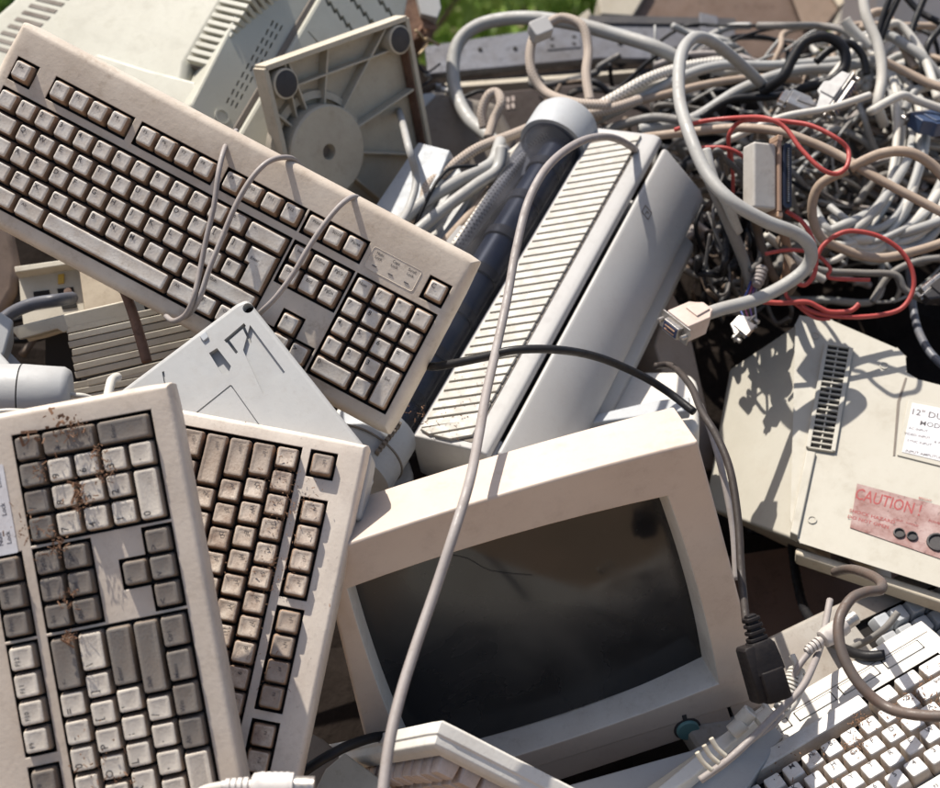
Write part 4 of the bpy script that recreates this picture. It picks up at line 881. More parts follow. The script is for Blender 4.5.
rt = root('white_fragment', MO, 'small bright white broken bits in the dark gap left of the thick grey loop', 'plastic bits')
for (x0, y0) in ((438, 88), (443, 92), (448, 93), (427, 76)):
    x_, y_ = locs(MO, [(x0, y0)])[0]; bm = bmesh.new(); box(bm, x_-.004, x_+.004, y_-.005, y_+.005, 0, .006, 0); finish('fragment', bm, PRN, rt, None, .0015)

# white dome, tan upright and grey panel between printer, monitor and connector
MO = frame(650, 395, 1.36, (-.10, .70, .70), (690, 395))
bm = bmesh.new(); prism(bm, rrect(-.045, .05, -.06, .038, .022, 5), -.05, 0); tag(finish('white_cover', bm, plastic('sunlit_white', (.60, .57, .52), (.33, .26, .2), .3, .5, 20), None, MO, .008, 40, 3), 'white rounded cover standing just behind the top right corner of the screen', 'plastic cover')
MO = frame(670, 370, 1.45, (.55, .10, .82), (700, 372))
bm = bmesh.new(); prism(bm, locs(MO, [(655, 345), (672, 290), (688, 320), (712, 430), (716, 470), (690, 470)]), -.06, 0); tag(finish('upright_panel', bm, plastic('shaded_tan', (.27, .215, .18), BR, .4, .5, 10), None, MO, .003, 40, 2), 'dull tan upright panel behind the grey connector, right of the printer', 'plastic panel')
MO = frame(600, 400, 1.33, (-.1, .75, .65), (650, 392))
bm = bmesh.new(); prism(bm, locs(MO, [(578, 418), (655, 400), (690, 396), (690, 410), (580, 424)]), -.012, 0); tag(finish('grey_ledge', bm, GREYP, None, MO, .002, 40, 2), 'thin grey ledge along the back of the sunlit monitor top', 'plastic strip')
MO = frame(375, 430, 1.30, (.3, .5, .8), (420, 430))
bm = bmesh.new(); prism(bm, locs(MO, [(340, 405), (372, 412), (383, 420), (372, 450), (350, 470), (320, 440)]), -.06, 0); tag(finish('white_shell', bm, plastic('sunlit_white2', (.60, .57, .52), (.33, .26, .2), .3, .5, 20), None, MO, .004, 40, 2), 'sunlit white shell peeping under the right corner of the dusty keyboard', 'plastic shell')
MO = frame(375, 450, 1.27, (.1, .6, .8), (400, 445))
bm = bmesh.new(); prism(bm, rrect(-.028, .03, -.05, .012, .018, 5), -.05, 0); tag(finish('rounded_housing', bm, GREYP, None, MO, .006, 40, 3), 'blue-grey rounded housing left of the roller tube end', 'plastic housing')
MO = frame(362, 470, 1.12, (.6, .2, .77), (372, 470))
bm = bmesh.new(); prism(bm, locs(MO, [(352, 430), (366, 450), (374, 482), (366, 500), (350, 495)]), -.03, 0); tag(finish('blue_fin', bm, BLUEG, None, MO, .001, 40, 2), 'narrow blue-grey fin beside the top corner of the grimy keyboard', 'plastic strip')

# ------------------------------------------------------------------ bottom: boards, flat panel, bars, second dark keyboard
MO = frame(340, 765, 1.06, (.15, .62, .77), (380, 790))
bm = bmesh.new(); prism(bm, locs(MO, [(305, 810), (326, 768), (345, 752), (392, 786), (400, 840), (300, 840)]), -.03, 0); tag(finish('cream_board', bm, CREAM, None, MO, .002, 40, 2), 'cream board corner beside the round plug at the bottom', 'plastic board')
MO = frame(330, 745, 1.14, (-.2, .6, .77), (350, 752))
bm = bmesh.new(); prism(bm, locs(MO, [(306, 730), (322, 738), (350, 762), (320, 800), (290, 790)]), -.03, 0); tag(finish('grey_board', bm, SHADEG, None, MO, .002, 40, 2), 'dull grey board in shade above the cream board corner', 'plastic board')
cable('cable', [(300, 775, 1.02), (312, 766, 1.02), (330, 755, 1.02), (350, 745, 1.03), (375, 737, 1.05), (395, 736, 1.08)], .0042, CAB_K, 'glossy black cable bent over the boards at the bottom left of the screen')
MO = frame(640, 765, 1.10, (.05, .80, .60), (700, 745))
rt = root('flat_panel', MO, 'scratched blue-white flat panel with a cream bar on it, below the teal button', 'flat panel')
def LO(*p): return locs(MO, p)
bm = bmesh.new(); prism(bm, LO((530, 795), (690, 750), (764, 712), (784, 735), (690, 870), (520, 870)), -.02, 0); finish('sheet', bm, BLUEG, rt, None, .002)
bm = bmesh.new(); prism(bm, LO((622, 812), (712, 748), (764, 712), (768, 722), (724, 757), (650, 822)), 0, .012); finish('bar', bm, CREAM, rt, None, .002)
bm = bmesh.new(); prism(bm, LO((648, 806), (712, 752), (764, 714), (768, 722), (690, 790), (665, 806)), 0, .018); finish('bar', bm, WHITE_D, rt, None, .002)
for i in range(3):
    y_ = 770-i*5; cable('bracket', [(697+i*7, 752-i*7, 1.03), (703+i*7, 762-i*7, 1.03), (712+i*7, 770-i*7, 1.03)], .0022, CREAM, None, parent=rt, sides=6)
# dark keyboard behind the white one
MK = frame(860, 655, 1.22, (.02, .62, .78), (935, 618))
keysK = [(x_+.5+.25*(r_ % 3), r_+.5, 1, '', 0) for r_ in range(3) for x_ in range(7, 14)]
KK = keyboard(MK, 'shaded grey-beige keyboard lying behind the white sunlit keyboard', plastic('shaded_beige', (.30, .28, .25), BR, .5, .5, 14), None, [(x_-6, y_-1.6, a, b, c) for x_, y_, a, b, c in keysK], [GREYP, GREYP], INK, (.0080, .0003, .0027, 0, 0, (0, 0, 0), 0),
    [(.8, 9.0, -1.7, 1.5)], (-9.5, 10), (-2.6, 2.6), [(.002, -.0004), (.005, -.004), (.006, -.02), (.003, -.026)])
MO = frame(820, 600, 1.45, (0, .5, .86), (900, 580))
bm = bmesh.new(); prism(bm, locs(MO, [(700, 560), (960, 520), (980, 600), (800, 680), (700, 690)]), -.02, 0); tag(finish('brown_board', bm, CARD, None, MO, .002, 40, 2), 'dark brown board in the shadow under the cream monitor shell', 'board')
# straw litter
CRUMB = plastic('brown_crumb', (.20, .11, .065), (.1, .05, .03), .6, .9, 40)
def litter(name, M, pts, n, spread, sz, label, z=.010):
    bm = bmesh.new(); rnd = random.Random(len(label))
    for _ in range(n):
        cx, cy, wt = rnd.choice(pts); x_, y_ = cx+rnd.gauss(0, spread*wt), cy+rnd.gauss(0, spread*wt)
        T = Matrix.Translation((x_, y_, z+rnd.uniform(-.003, .0025))) @ Euler((rnd.uniform(-.6, .6), rnd.uniform(-.6, .6), rnd.uniform(0, 6.28))).to_matrix().to_4x4()
        l_ = sz*rnd.choice((.3, .4, .5, .7, 1.3)); w2 = sz*rnd.uniform(.08, .28); box(bm, -l_, l_, -w2, w2, -.00018, .00018, 0, T)
    for f_ in bm.faces: f_.material_index = (f_.index//6) % 3 % 2
    o = finish(name, bm, [CRUMB, STRAW], None, M); tag(o, label, 'litter', kind='stuff')
litter('straw_litter', MB, [(21*U, 4.1*U, 1), (22.3*U, 3*U, 1.0), (22.4*U, 2.6*U, .8), (20*U, 3*U, 1), (19.6*U, 3.0*U, .8), (21.3*U, 2*U, .6), (16.3*U, 3.9*U, .8), (18.3*U, 4*U, .8), (14.9*U, 4.1*U, .5), (20.5*U, 1.9*U, .8), (19*U, 4.9*U, 1.4), (10*U, 4*U, 3)], 420, .0048, .0017, 'dry straw bits between the number keys of the lower left keyboard')
litter('straw_litter', MB, [(22.4*U, 4.4*U, .5), (22.9*U, 3.2*U, .7), (20.2*U, 3.0*U, .3), (14.9*U, 4.3*U, .3)], 34, .007, .0042, 'pale straw wisps on the topmost grey keys of the lower left keyboard', .0085)
litter('straw_litter', MD, [(2.2*U, 2.2*U, 1.4), (3.2*U, 2*U, 1.3), (1.5*U, 1.5*U, 1.5), (6*U, 2*U, .8), (5*U, 1*U, .6), (8*U, 2*U, 3)], 480, .008, .0016, 'dry straw bits between the keys of the white sunlit keyboard', .008)
litter('straw_litter', MC, [(1.2*U, 4.2*U, 1), (3*U, 5.2*U, 1.2), (2*U, 5.3*U, 1.2), (8*U, 3*U, 1.5), (5*U, 4.9*U, 1), (6*U, 3*U, 4), (9*U, 4*U, 3)], 380, .009, .0011, 'brown crumbs on the grimy cream keyboard', .0065)
litter('straw_litter', MP, [(-.035, .02, 1), (-.03, .06, 1.4), (-.02, .1, 1), (-.06, .01, .8)], 90, .010, .0015, 'dry bits on the lower slats of the pale printer', -.010)

# ------------------------------------------------------------------ CABLES
# thin cords wound round the dusty keyboard
dA = 1.105
cable('cord', [(236, 131, 1.20), (226, 145, 1.14), (219, 170, 1.12), (214, 205, 1.115), (206, 240, 1.112), (200, 270, 1.11), (194, 296, 1.105), (186, 314, 1.11), (174, 321, 1.12), (166, 316, 1.14)], .0024, CAB_M, 'thin dusty cord crossing the dusty keyboard, leftmost of the three')
cable('cord', [(302, 168, 1.18), (290, 158, 1.14), (270, 161, 1.12), (252, 178, 1.113), (236, 205, 1.11), (222, 238, 1.108), (209, 270, 1.106), (200, 297, 1.106), (190, 313, 1.12), (182, 318, 1.15)], .0024, CAB_M, 'thin dusty cord crossing the dusty keyboard, middle one of the three')
cable('cord', [(364, 206, 1.18), (356, 197, 1.14), (343, 203, 1.12), (326, 222, 1.112), (309, 247, 1.108), (293, 274, 1.106), (276, 297, 1.106), (262, 311, 1.115), (255, 318, 1.15)], .0024, CAB_M, 'thin dusty cord crossing the dusty keyboard, rightmost of the three')
# the long grey cable hanging down the middle
cable('cable', [(645, 160, 1.50), (630, 146, 1.43), (608, 137, 1.36), (580, 142, 1.29), (550, 164, 1.24), (529, 200, 1.21), (516, 250, 1.18), (507, 300, 1.15), (495, 355, 1.11), (486, 395, 1.07), (479, 435, 1.03), (470, 480, .985), (455, 530, .955), (437, 585, .94), (418, 640, .92), (402, 690, .90), (390, 740, .88), (382, 800, .86)], .0040, CAB_M, 'long mauve-grey cable hanging down the middle over printer and screen')
cable('cable', [(425, 366, 1.17), (440, 366, 1.14), (480, 358, 1.12), (515, 350, 1.11), (560, 350, 1.12), (600, 358, 1.16), (640, 375, 1.20), (668, 392, 1.215), (694, 412, 1.20)], .0038, CAB_K, 'black cable arching from the dusty keyboard over the printer')
cable('cable', [(655, 366, 1.30), (672, 366, 1.30), (690, 385, 1.22), (702, 412, 1.15), (716, 435, 1.12), (730, 470, 1.10), (738, 520, 1.08), (741, 570, 1.06), (746, 622, 1.03)], .0034, plastic('brown_black_cable', (.022, .017, .015), (.07, .05, .04), .4, .5, 24), 'dark cable running down the right side of the screen into the black plug')
cable('cable', [(700, 405, 1.22), (712, 435, 1.17), (724, 480, 1.15), (733, 530, 1.14), (736, 580, 1.13)], .0030, CAB_M, 'thin grey cable tucked behind the dark cable beside the screen')
# black mains plug
MPl = frame(752, 622, 1.02, (.25, .10, .96), (780, 616))
rt = root('mains_plug', MPl, 'black mains plug hanging beside the lower right corner of the screen', 'plug')
yv2 = Vector(locs(MPl, [(770, 700)])[0])-Vector(locs(MPl, [(747, 622)])[0]); ang = math.atan2(yv2.y, yv2.x)
Rp = Matrix.Rotation(ang, 4, 'Z')
def plug_part(name, secs, mat, bev=.0008):
    bm = bmesh.new(); rings(bm, [[tuple(Rp @ Vector((x_, cx_+a_, b_))) for a_, b_ in rrect(-w_, w_, -h_, h_, min(w_, h_)*.45, 3)] for x_, w_, h_, cx_ in secs], True, True); return finish(name, bm, mat, rt, None, bev, 40)
PLG = plastic('plug_black', (.010, .009, .010), (.045, .035, .03), .25, .42, 40, .25, .02, 300)
dull(PLG); dull(CAB_K, .22); dull(DARKP, .2)
for i in range(4): plug_part('relief_ring', [(-.004+i*.0052, .0062+i*.0006, .0055, 0), (-.001+i*.0052, .0064+i*.0006, .0057, 0)], PLG)
plug_part('strain_relief', [(-.006, .0042, .0038, 0), (.020, .0062, .005, 0)], PLG)
plug_part('grip', [(.015, .0085, .0072, 0), (.019, .0115, .009, 0), (.030, .0128, .010, 0), (.040, .0135, .0105, 0)], PLG)
plug_part('socket_end', [(.0375, .0105, .0125, 0), (.040, .0108, .013, 0), (.061, .0112, .013, 0), (.062, .0108, .0126, 0)], PLG)
plug_part('side_shoulder', [(.016, .004, .008, -.0115), (.018, .005, .009, -.0120), (.058, .0052, .0092, -.0125), (.060, .0045, .008, -.0125)], PLG)
# round plug with white boot on the shaded keyboard (centre right)
def round_plug(px, py, d, ex, ey, n, label, mat=CAB_W, sc=1.0):
    M_ = frame(px, py, d, n, (ex, ey)); rt_ = root('round_plug', M_, label, 'plug'); T = Matrix.Rotation(math.pi/2, 4, 'Y')
    def lp(name, prof, m): bm = bmesh.new(); lathe(bm, [(a_*sc, b_*sc) for a_, b_ in prof], T, 24); return finish(name, bm, m, rt_, None, 0, 35)
    lp('grip', [(.0052, 0), (.0068, .001), (.0072, .004)]+[(.0072+(.0004 if i % 2 else 0), .004+i*.0016) for i in range(11)]+[(.0072, .022), (.0060, .0225)], mat)
    lp('metal_sleeve', [(.0052, .0215), (.0055, .0222), (.0055, .0330), (.0049, .0330)], BRIGHTM)
    for i in range(4): lp('relief_ring', [(.0036, -.002-i*.0032), (.0046-.0003*i, -.002-i*.0032), (.0046-.0003*i, -.0042-i*.0032), (.0036, -.0042-i*.0032)], mat)
    lp('strain_relief', [(.0034, .001), (.0026, -.016)], mat); return rt_
round_plug(822, 640, 1.13, 862, 612, (.1, .35, .93), 'round grey plug with metal tip lying above the white sunlit keyboard', plastic('plug_grey', (.42, .39, .37), BR, .3, .5, 30), 1.15)
cable('cable', [(812, 649, 1.13), (800, 664, 1.12), (793, 680, 1.12), (790, 700, 1.12), (775, 722, 1.10), (748, 742, 1.08), (720, 765, 1.06)], .0030, CAB_M, 'mauve cable running down from the round plug with metal tip')
round_plug(252, 786, .86, 330, 787, (0, .2, .98), 'white round plug with metal tip at the bottom edge below the grimy keyboard', plastic('plug_white', (.56, .53, .50), BR, .2, .35, 30), 1.25)
cable('cable', [(240, 786, .86), (225, 786, .87), (205, 790, .88), (190, 800, .88)], .0034, CAB_W, 'white cable behind the white round plug at the bottom edge')
# crumpled white ribbed boot & fittings near the plug
rt = root('ribbed_boot', frame(790, 690, 1.12, (.2, .4, .9), (798, 670)), 'ribbed white cable boot beside the black mains plug', 'cable boot')
for i in range(11):
    bm = bmesh.new(); T = Matrix.Translation((-.018+i*.0036, 0, 0)) @ Matrix.Rotation(math.pi/2, 4, 'Y'); lathe(bm, [(.006, -.0012), (.0078+.0016*math.sin(i*.3), -.0010), (.0078+.0016*math.sin(i*.3), .0010), (.006, .0012)], T, 20); finish('rib', bm, CAB_W, rt, None, 0, 35)
bm = bmesh.new(); lathe(bm, [(.0062, -.02), (.0062, .021)], Matrix.Rotation(math.pi/2, 4, 'Y'), 20); finish('core', bm, CAB_W, rt)
cable('cable', [(830, 600, 1.2), (822, 640, 1.16), (812, 668, 1.11), (800, 690, 1.09), (778, 712, 1.08), (755, 735, 1.06), (728, 760, 1.05), (700, 780, 1.05)], .0032, CAB_M, 'mauve cable lying across the ribbed white boot')
cable('cable', [(792, 655, 1.13), (800, 675, 1.12), (797, 700, 1.11), (780, 716, 1.11), (765, 705, 1.12), (770, 688, 1.13)], .0028, CAB_W, 'thin white cable looped round the ribbed white boot')
for k, (px, py, lb) in enumerate(((746, 716, 'small round white fitting between the plug and the flat panel'), (738, 727, 'small white fitting lying in the dark corner by the flat panel'), (765, 718, 'short white cylinder fitting under the mauve cable'))):
    M_ = frame(px, py, 1.10, (.3*k-.3, .5, .8), (px+10, py-8)); bm = bmesh.new(); lathe(bm, [(.004, -.008), (.007, -.007), (.007, .006), (.005, .007), (.004, .003)], Matrix.Rotation(1.2, 4, 'Y'), 18); tag(finish('fitting', bm, CAB_W, None, M_, 0, 35), lb, 'fitting')
# grey-brown cable bow over the white keyboard
cable('cable', [(835, 572, 1.22), (850, 569, 1.18), (868, 574, 1.12), (881, 582, 1.08), (880, 590, 1.06), (866, 592, 1.05), (850, 600, 1.04), (839, 622, 1.03), (842, 652, 1.02), (858, 682, 1.01), (883, 705, 1.0), (910, 714, .985), (945, 716, .97), (970, 712, .96)], .0044, plastic('greybrown_cable', (.075, .068, .062), (.17, .075, .04), .4, .42, 26), 'grey-brown cable bowing over the white sunlit keyboard')
cable('cable', [(792, 545, 1.40), (797, 580, 1.36), (806, 612, 1.30), (830, 640, 1.22), (860, 655, 1.17), (885, 655, 1.16)], .0050, CAB_K, 'black cable sagging behind the round plug under the cream monitor shell')
cable('cable', [(800, 548, 1.38), (812, 562, 1.36), (830, 572, 1.34), (845, 566, 1.30), (838, 556, 1.3)], .0048, plastic('dusky_cable', (.07, .06, .055), BR, .5, .5, 20), 'dusky cable loop hanging from the cream monitor shell')
cable('cable', [(898, 612, 1.20), (885, 628, 1.20), (868, 640, 1.21), (852, 648, 1.22)], .0032, CAB_D, 'grey cable resting on the shaded keyboard')

# thick grey cable with D connector
cable('cable', [(770, 92, 1.62), (738, 62, 1.55), (712, 42, 1.50), (694, 38, 1.47), (681, 56, 1.44), (679, 95, 1.40), (688, 130, 1.36), (706, 172, 1.33), (730, 200, 1.31), (765, 221, 1.31), (797, 234, 1.32), (811, 250, 1.33), (806, 268, 1.34), (785, 285, 1.34), (755, 300, 1.33), (722, 309, 1.31), (704, 315, 1.30)], .0069, CAB_G, 'thickest grey cable looping down to the pink-beige connector')
def dconn(px, py, d, ex, ey, n, label, L_=.030, W2=.020, H2=.007, shell=None, face='pins', small=False):
    M_ = frame(px, py, d, n, (ex, ey)); rt_ = root('connector', M_, label, 'connector'); shell = shell or plastic('connector_shell', (.55, .45, .40), (.3, .2, .13), .35, .4, 30)
    def pp(name, poly, z0, z1, m, bev=.0007): bm = bmesh.new(); prism(bm, poly, z0, z1); return finish(name, bm, m, rt_, None, bev)
    # x axis = from cable end (0) to mating face (L_)
    pp('hood', [(0, -.007), (.006, -.010), (.012, -W2), (L_, -W2), (L_, W2), (.012, W2), (.006, .010), (0, .007)], -H2, H2, shell, .0012)
    pp('hood_step', [(.004, -.006), (.024, -.008), (.024, .008), (.004, .006)], H2, H2+.0018, shell, .0006)
    pp('flange', [(L_+.0005, -W2-.004), (L_+.002, -W2-.004), (L_+.002, W2+.004), (L_+.0005, W2+.004)], -H2*.9, H2*.9, BRIGHTM, .0003)
    pp('mating_shell', [(L_+.002, -W2+.004), (L_+.008, -W2+.005), (L_+.008, W2-.005), (L_+.002, W2-.004)], -H2*.62, H2*.62, BRIGHTM, .0006)
    pp('insert', [(L_+.0081, -W2+.006), (L_+.0086, -W2+.006), (L_+.0086, W2-.006), (L_+.0081, W2-.006)], -H2*.45, H2*.45, simple('blue_insert', (.02, .035, .09), .4), 0)
    npn = 9
    for r_ in (-1, 1):
        bm = bmesh.new()
        for i in range(npn): 
            y_ = (-W2+.009)+(2*W2-.018)*i/(npn-1); box(bm, L_+.0086, L_+.0098, y_-.0005, y_+.0005, r_*H2*.2-.0005, r_*H2*.2+.0005)
        finish('pin_row', bm, BRASS, rt_)
    for s_ in (-1, 1):
        bm = bmesh.new(); lathe(bm, [(.0026, 0), (.0026, .010), (.0018, .0105)], Matrix.Translation((L_-.002, s_*(W2+.0012), 0)) @ Matrix.Rotation(math.pi/2, 4, 'Y'), 12); finish('screw', bm, BRIGHTM, rt_, None, 0, 35)
    return rt_
dconn(706, 314, 1.30, 655, 336, (.1, .75, .65), 'pink-beige connector with dark socket at the end of the thickest grey cable', L_=.042, W2=.0150, H2=.0108)
dconn(735, 322, 1.38, 768, 345, (-.3, .45, .84), 'bare silver connector shell with coloured wires above the cream monitor shell', L_=.012, W2=.013, H2=.006, shell=BRIGHTM)
for k, (c_, nm) in enumerate((((.05, .08, .30), 'blue'), ((.30, .05, .12), 'crimson'), ((.12, .06, .22), 'violet'), ((.25, .25, .28), 'grey'))):
    cable('wire', [(752+k*2, 278+k, 1.41), (747+k*3, 292, 1.39+.003*k), (740+k*5, 305, 1.39), (744+k*4, 318, 1.38), (747+k*3, 328, 1.38)], .0010, simple('wire_'+nm, c_, .4), 'hair-thin %s wire above the bare silver connector shell' % nm, 'wire', sides=5)
dconn(822, 90, 1.50, 860, 105, (-.45, .35, .82), 'white connector with navy socket leaning at the top right of the tangle', L_=.024, W2=.026, H2=.009, shell=PRN)
dconn(815, 112, 1.50, 777, 96, (.25, .75, .6), 'silver-white connector with gold pins left of the navy socket connector', L_=.034, W2=.022, H2=.007, shell=BRIGHTM)
dconn(940, 130, 1.55, 905, 108, (.1, .8, .6), 'navy blue connector lying at the right edge of the tangle', L_=.034, W2=.020, H2=.009, shell=simple('navy_shell', (.03, .05, .10), .4))
dconn(948, 300, 1.44, 915, 268, (.0, .35, .94), 'black connector with brass pins at the right edge above the cream monitor shell', L_=.020, W2=.020, H2=.008, shell=DARKP)
# wide ribbon-type connector standing upright
MZ = frame(768, 210, 1.35, (.30, .08, .95), (768, 140)); rt = root('connector', MZ, 'tall grey connector with a long dark blue contact strip, standing in the tangle', 'connector')
def zp(name, x0, x1, y0, y1, z0, z1, m, bev=.001): bm = bmesh.new(); box(bm, x0, x1, y0, y1, z0, z1); return finish(name, bm, m, rt, None, bev)
zp('hood', .0, .070, -.008, .019, -.020, .004, plastic('hood_grey', (.42, .40, .37), BR, .3, .45, 14), .003)
zp('metal_frame', -.002, .073, -.0115, -.0084, -.018, .008, plastic('dull_copper', (.30, .20, .15), (.16, .1, .07), .4, .4, 40), .0006)
bm = bmesh.new(); prism(bm, rrect(.001, .070, -.0225, -.0125, .0042, 4), -.008, .010); finish('socket_shell', bm, simple('navy_socket', (.010, .013, .026), .35), rt, None, .0012)
bm = bmesh.new(); prism(bm, rrect(.006, .065, -.0190, -.0160, .0012, 3), .010, .0108); finish('slot', bm, BLACK, rt)
bm = bmesh.new()
for i in range(24): box(bm, .008+i*.0024, .0092+i*.0024, -.0186, -.0164, .0108, .0112)
finish('contact_strip', bm, BRIGHTM, rt)
zp('ear', -.008, -.002, -.014, -.008, -.012, .006, BRASS, .001); zp('ear', .073, .079, -.014, -.008, -.012, .006, BRASS, .001)
cable('cable', [(772, 215, 1.41), (784, 235, 1.42), (788, 262, 1.43), (782, 290, 1.44)], .0050, plastic('rust_cable', (.30, .17, .10), BR, .6, .6, 20), 'rust-brown cable hanging below the tall grey connector')

# big grey loop at the top left of the tangle with a white clip
cable('cable', [(520, 170, 1.60), (492, 140, 1.66), (468, 118, 1.70), (454, 85, 1.74), (456, 48, 1.76), (478, 26, 1.76), (520, 18, 1.74), (570, 23, 1.72), (620, 36, 1.70), (655, 47, 1.68), (685, 62, 1.68)], .0092, CAB_G, 'thick grey cable making the big loop in front of the green bushes')
cable('cable', [(590, 102, 1.58), (586, 75, 1.60), (588, 50, 1.62), (582, 26, 1.63), (562, 18, 1.64), (545, 26, 1.63), (532, 42, 1.62), (531, 70, 1.61), (545, 92, 1.60), (575, 103, 1.56), (610, 105, 1.54)], .0060, BRAID_T, 'mauve braided cable looped through the white clip')
MO = frame(540, 31, 1.61, (.1, .3, .95), (552, 26)); bm = bmesh.new(); prism(bm, rrect(-.013, .013, -.011, .011, .003, 3), -.008, .012); tag(finish('cable_clip', bm, PRN, None, MO, .002, 40, 2), 'white square clip holding the mauve braided cable loop', 'cable clip')
cable('cable', [(484, 128, 1.62), (482, 112, 1.62), (488, 96, 1.62), (497, 93, 1.62), (501, 104, 1.61), (494, 120, 1.61), (488, 138, 1.6)], .0060, BRAID_T, 'short dark braided loop standing left of the roller tube top')
# bundle from lower left up to the right, passing behind the roller tube
bund = [
 ([(412, 222, 1.44), (424, 200, 1.46), (428, 186, 1.47), (445, 172, 1.48), (475, 150, 1.50), (510, 136, 1.54), (548, 122, 1.57), (600, 112, 1.58), (640, 100, 1.6)], .0062, BRAID_T, 'mauve braided cable on top of the bundle left of the roller tube'),
 ([(455, 248, 1.40), (475, 220, 1.42), (500, 185, 1.46), (530, 150, 1.52), (570, 122, 1.58), (610, 100, 1.60), (650, 78, 1.62), (690, 66, 1.66), (722, 62, 1.68)], .0068, BRAID_W, 'white braided cable with dark flecks crossing behind the roller tube'),
 ([(390, 232, 1.42), (420, 205, 1.44), (455, 183, 1.46), (490, 165, 1.48), (498, 150, 1.50), (500, 142, 1.52)], .0075, CAB_G, 'smooth grey-blue cable ending upright in the bundle'),
 ([(405, 242, 1.41), (440, 212, 1.43), (475, 186, 1.45), (497, 170, 1.47), (502, 148, 1.48)], .0070, CAB_G, 'grey cable with a sunlit stripe just under the upright cable end'),
 ([(440, 248, 1.42), (470, 215, 1.44), (495, 185, 1.48), (520, 158, 1.53), (560, 132, 1.58), (600, 116, 1.6)], .0058, CAB_T, 'tan cable in the bundle left of the roller tube'),
 ([(425, 245, 1.43), (455, 215, 1.46), (490, 175, 1.50), (530, 140, 1.55), (575, 120, 1.6)], .0052, CAB_W, 'off-white cable deep in the bundle left of the roller tube'),
 ([(470, 205, 1.47), (500, 172, 1.50), (540, 138, 1.55), (590, 110, 1.6), (640, 88, 1.64), (700, 78, 1.68), (760, 66, 1.7)], .0060, CAB_W, 'off-white cable passing over the tube top towards the tangle'),
 ([(560, 118, 1.60), (610, 108, 1.62), (660, 96, 1.62), (710, 84, 1.64), (760, 78, 1.66), (800, 80, 1.70)], .0052, CAB_T, 'tan cable running flat across the top of the tangle'),
 ([(580, 128, 1.62), (630, 104, 1.62), (680, 78, 1.64), (720, 66, 1.66), (770, 66, 1.68), (830, 62, 1.70), (870, 55, 1.74)], .0066, CAB_G, 'grey cable rising from the tube top to the black loops'),
 ([(640, 130, 1.58), (690, 120, 1.6), (740, 90, 1.62), (790, 72, 1.65), (835, 68, 1.68), (880, 60, 1.72)], .0070, CAB_G, 'grey cable arching under the black loops'),
 ([(600, 132, 1.60), (650, 118, 1.58), (690, 122, 1.56), (740, 128, 1.56), (800, 118, 1.56), (850, 104, 1.58)], .0056, CAB_D, 'dim grey cable just right of the tube top'),
 ([(415, 225, 1.43), (432, 190, 1.44), (440, 178, 1.45), (452, 168, 1.46), (478, 166, 1.47)], .0022, CAB_K, 'thin black wire in the bundle left of the roller tube'),
]
for p_, r_, m_, lb in bund: cable('cable', p_, r_, m_, lb)
cable('cable', [(392, 92, 1.66), (401, 118, 1.52), (408, 145, 1.40), (416, 178, 1.40), (410, 205, 1.38), (398, 226, 1.34), (380, 245, 1.36)], .0042, CAB_G, 'grey cable hanging down right of the swivel base')
# grey cable behind the big one, down to the vertical gap
cable('cable', [(700, 160, 1.38), (716, 195, 1.37), (732, 232, 1.38), (744, 262, 1.40), (756, 300, 1.42)], .0062, CAB_D, 'dim grey cable hanging behind the thickest grey cable')
cable('cable', [(706, 150, 1.37), (714, 180, 1.36), (728, 206, 1.36), (738, 232, 1.38)], .0054, CAB_G, 'grey cable parallel to the upper part of the thickest one')
# red cables
red = [
 ([(675, 130, 1.44), (700, 122, 1.42), (735, 118, 1.40), (765, 118, 1.345), (785, 128, 1.335), (800, 148, 1.325), (820, 168, 1.315), (836, 174, 1.315), (847, 166, 1.315), (848, 150, 1.325), (836, 138, 1.325), (812, 126, 1.335), (790, 122, 1.345), (762, 120, 1.355), (740, 122, 1.40), (729, 136, 1.41), (730, 160, 1.43)], .0030, 'red cable with a narrow loop above the tall grey connector'),
 ([(700, 148, 1.42), (725, 148, 1.41), (742, 156, 1.41), (750, 170, 1.42)], .0028, 'short red cable left of the tall grey connector'),
 ([(786, 211, 1.368), (802, 222, 1.363), (812, 238, 1.363), (816, 258, 1.362), (814, 275, 1.362), (805, 285, 1.362), (795, 282, 1.362), (790, 276, 1.363)], .0030, 'red cable hooking down beside the bend of the thickest grey cable'),
 ([(815, 262, 1.363), (822, 247, 1.363), (835, 236, 1.362), (852, 231, 1.362), (878, 236, 1.360), (900, 250, 1.360), (912, 270, 1.359), (913, 290, 1.359), (902, 308, 1.359), (880, 315, 1.359), (850, 317, 1.360), (820, 314, 1.362), (802, 306, 1.363), (806, 301, 1.363)], .0031, 'red cable in one wide loop above the cream monitor shell'),
 ([(756, 301, 1.365), (780, 303, 1.362), (806, 302, 1.360), (818, 307, 1.360), (830, 312, 1.360), (850, 311, 1.360), (859, 304, 1.360)], .0034, 'red cable with a bare copper end above the cream monitor shell'),
 ([(765, 254, 1.374), (790, 250, 1.371), (815, 254, 1.368), (830, 268, 1.369), (830, 278, 1.371), (870, 280, 1.372)], .0026, 'thin red cable passing behind the grey bend'),
 ([(788, 278, 1.369), (786, 295, 1.368), (798, 306, 1.365), (815, 318, 1.363), (830, 319, 1.362)], .0024, 'thin red cable dropping onto the cream monitor shell'),
 ([(731, 150, 1.44), (733, 180, 1.46), (732, 215, 1.48)], .0026, 'dark red cable hanging straight down in the gap'),
]
for p_, r_, lb in red: cable('cable', p_, r_*.80, CAB_R, lb)
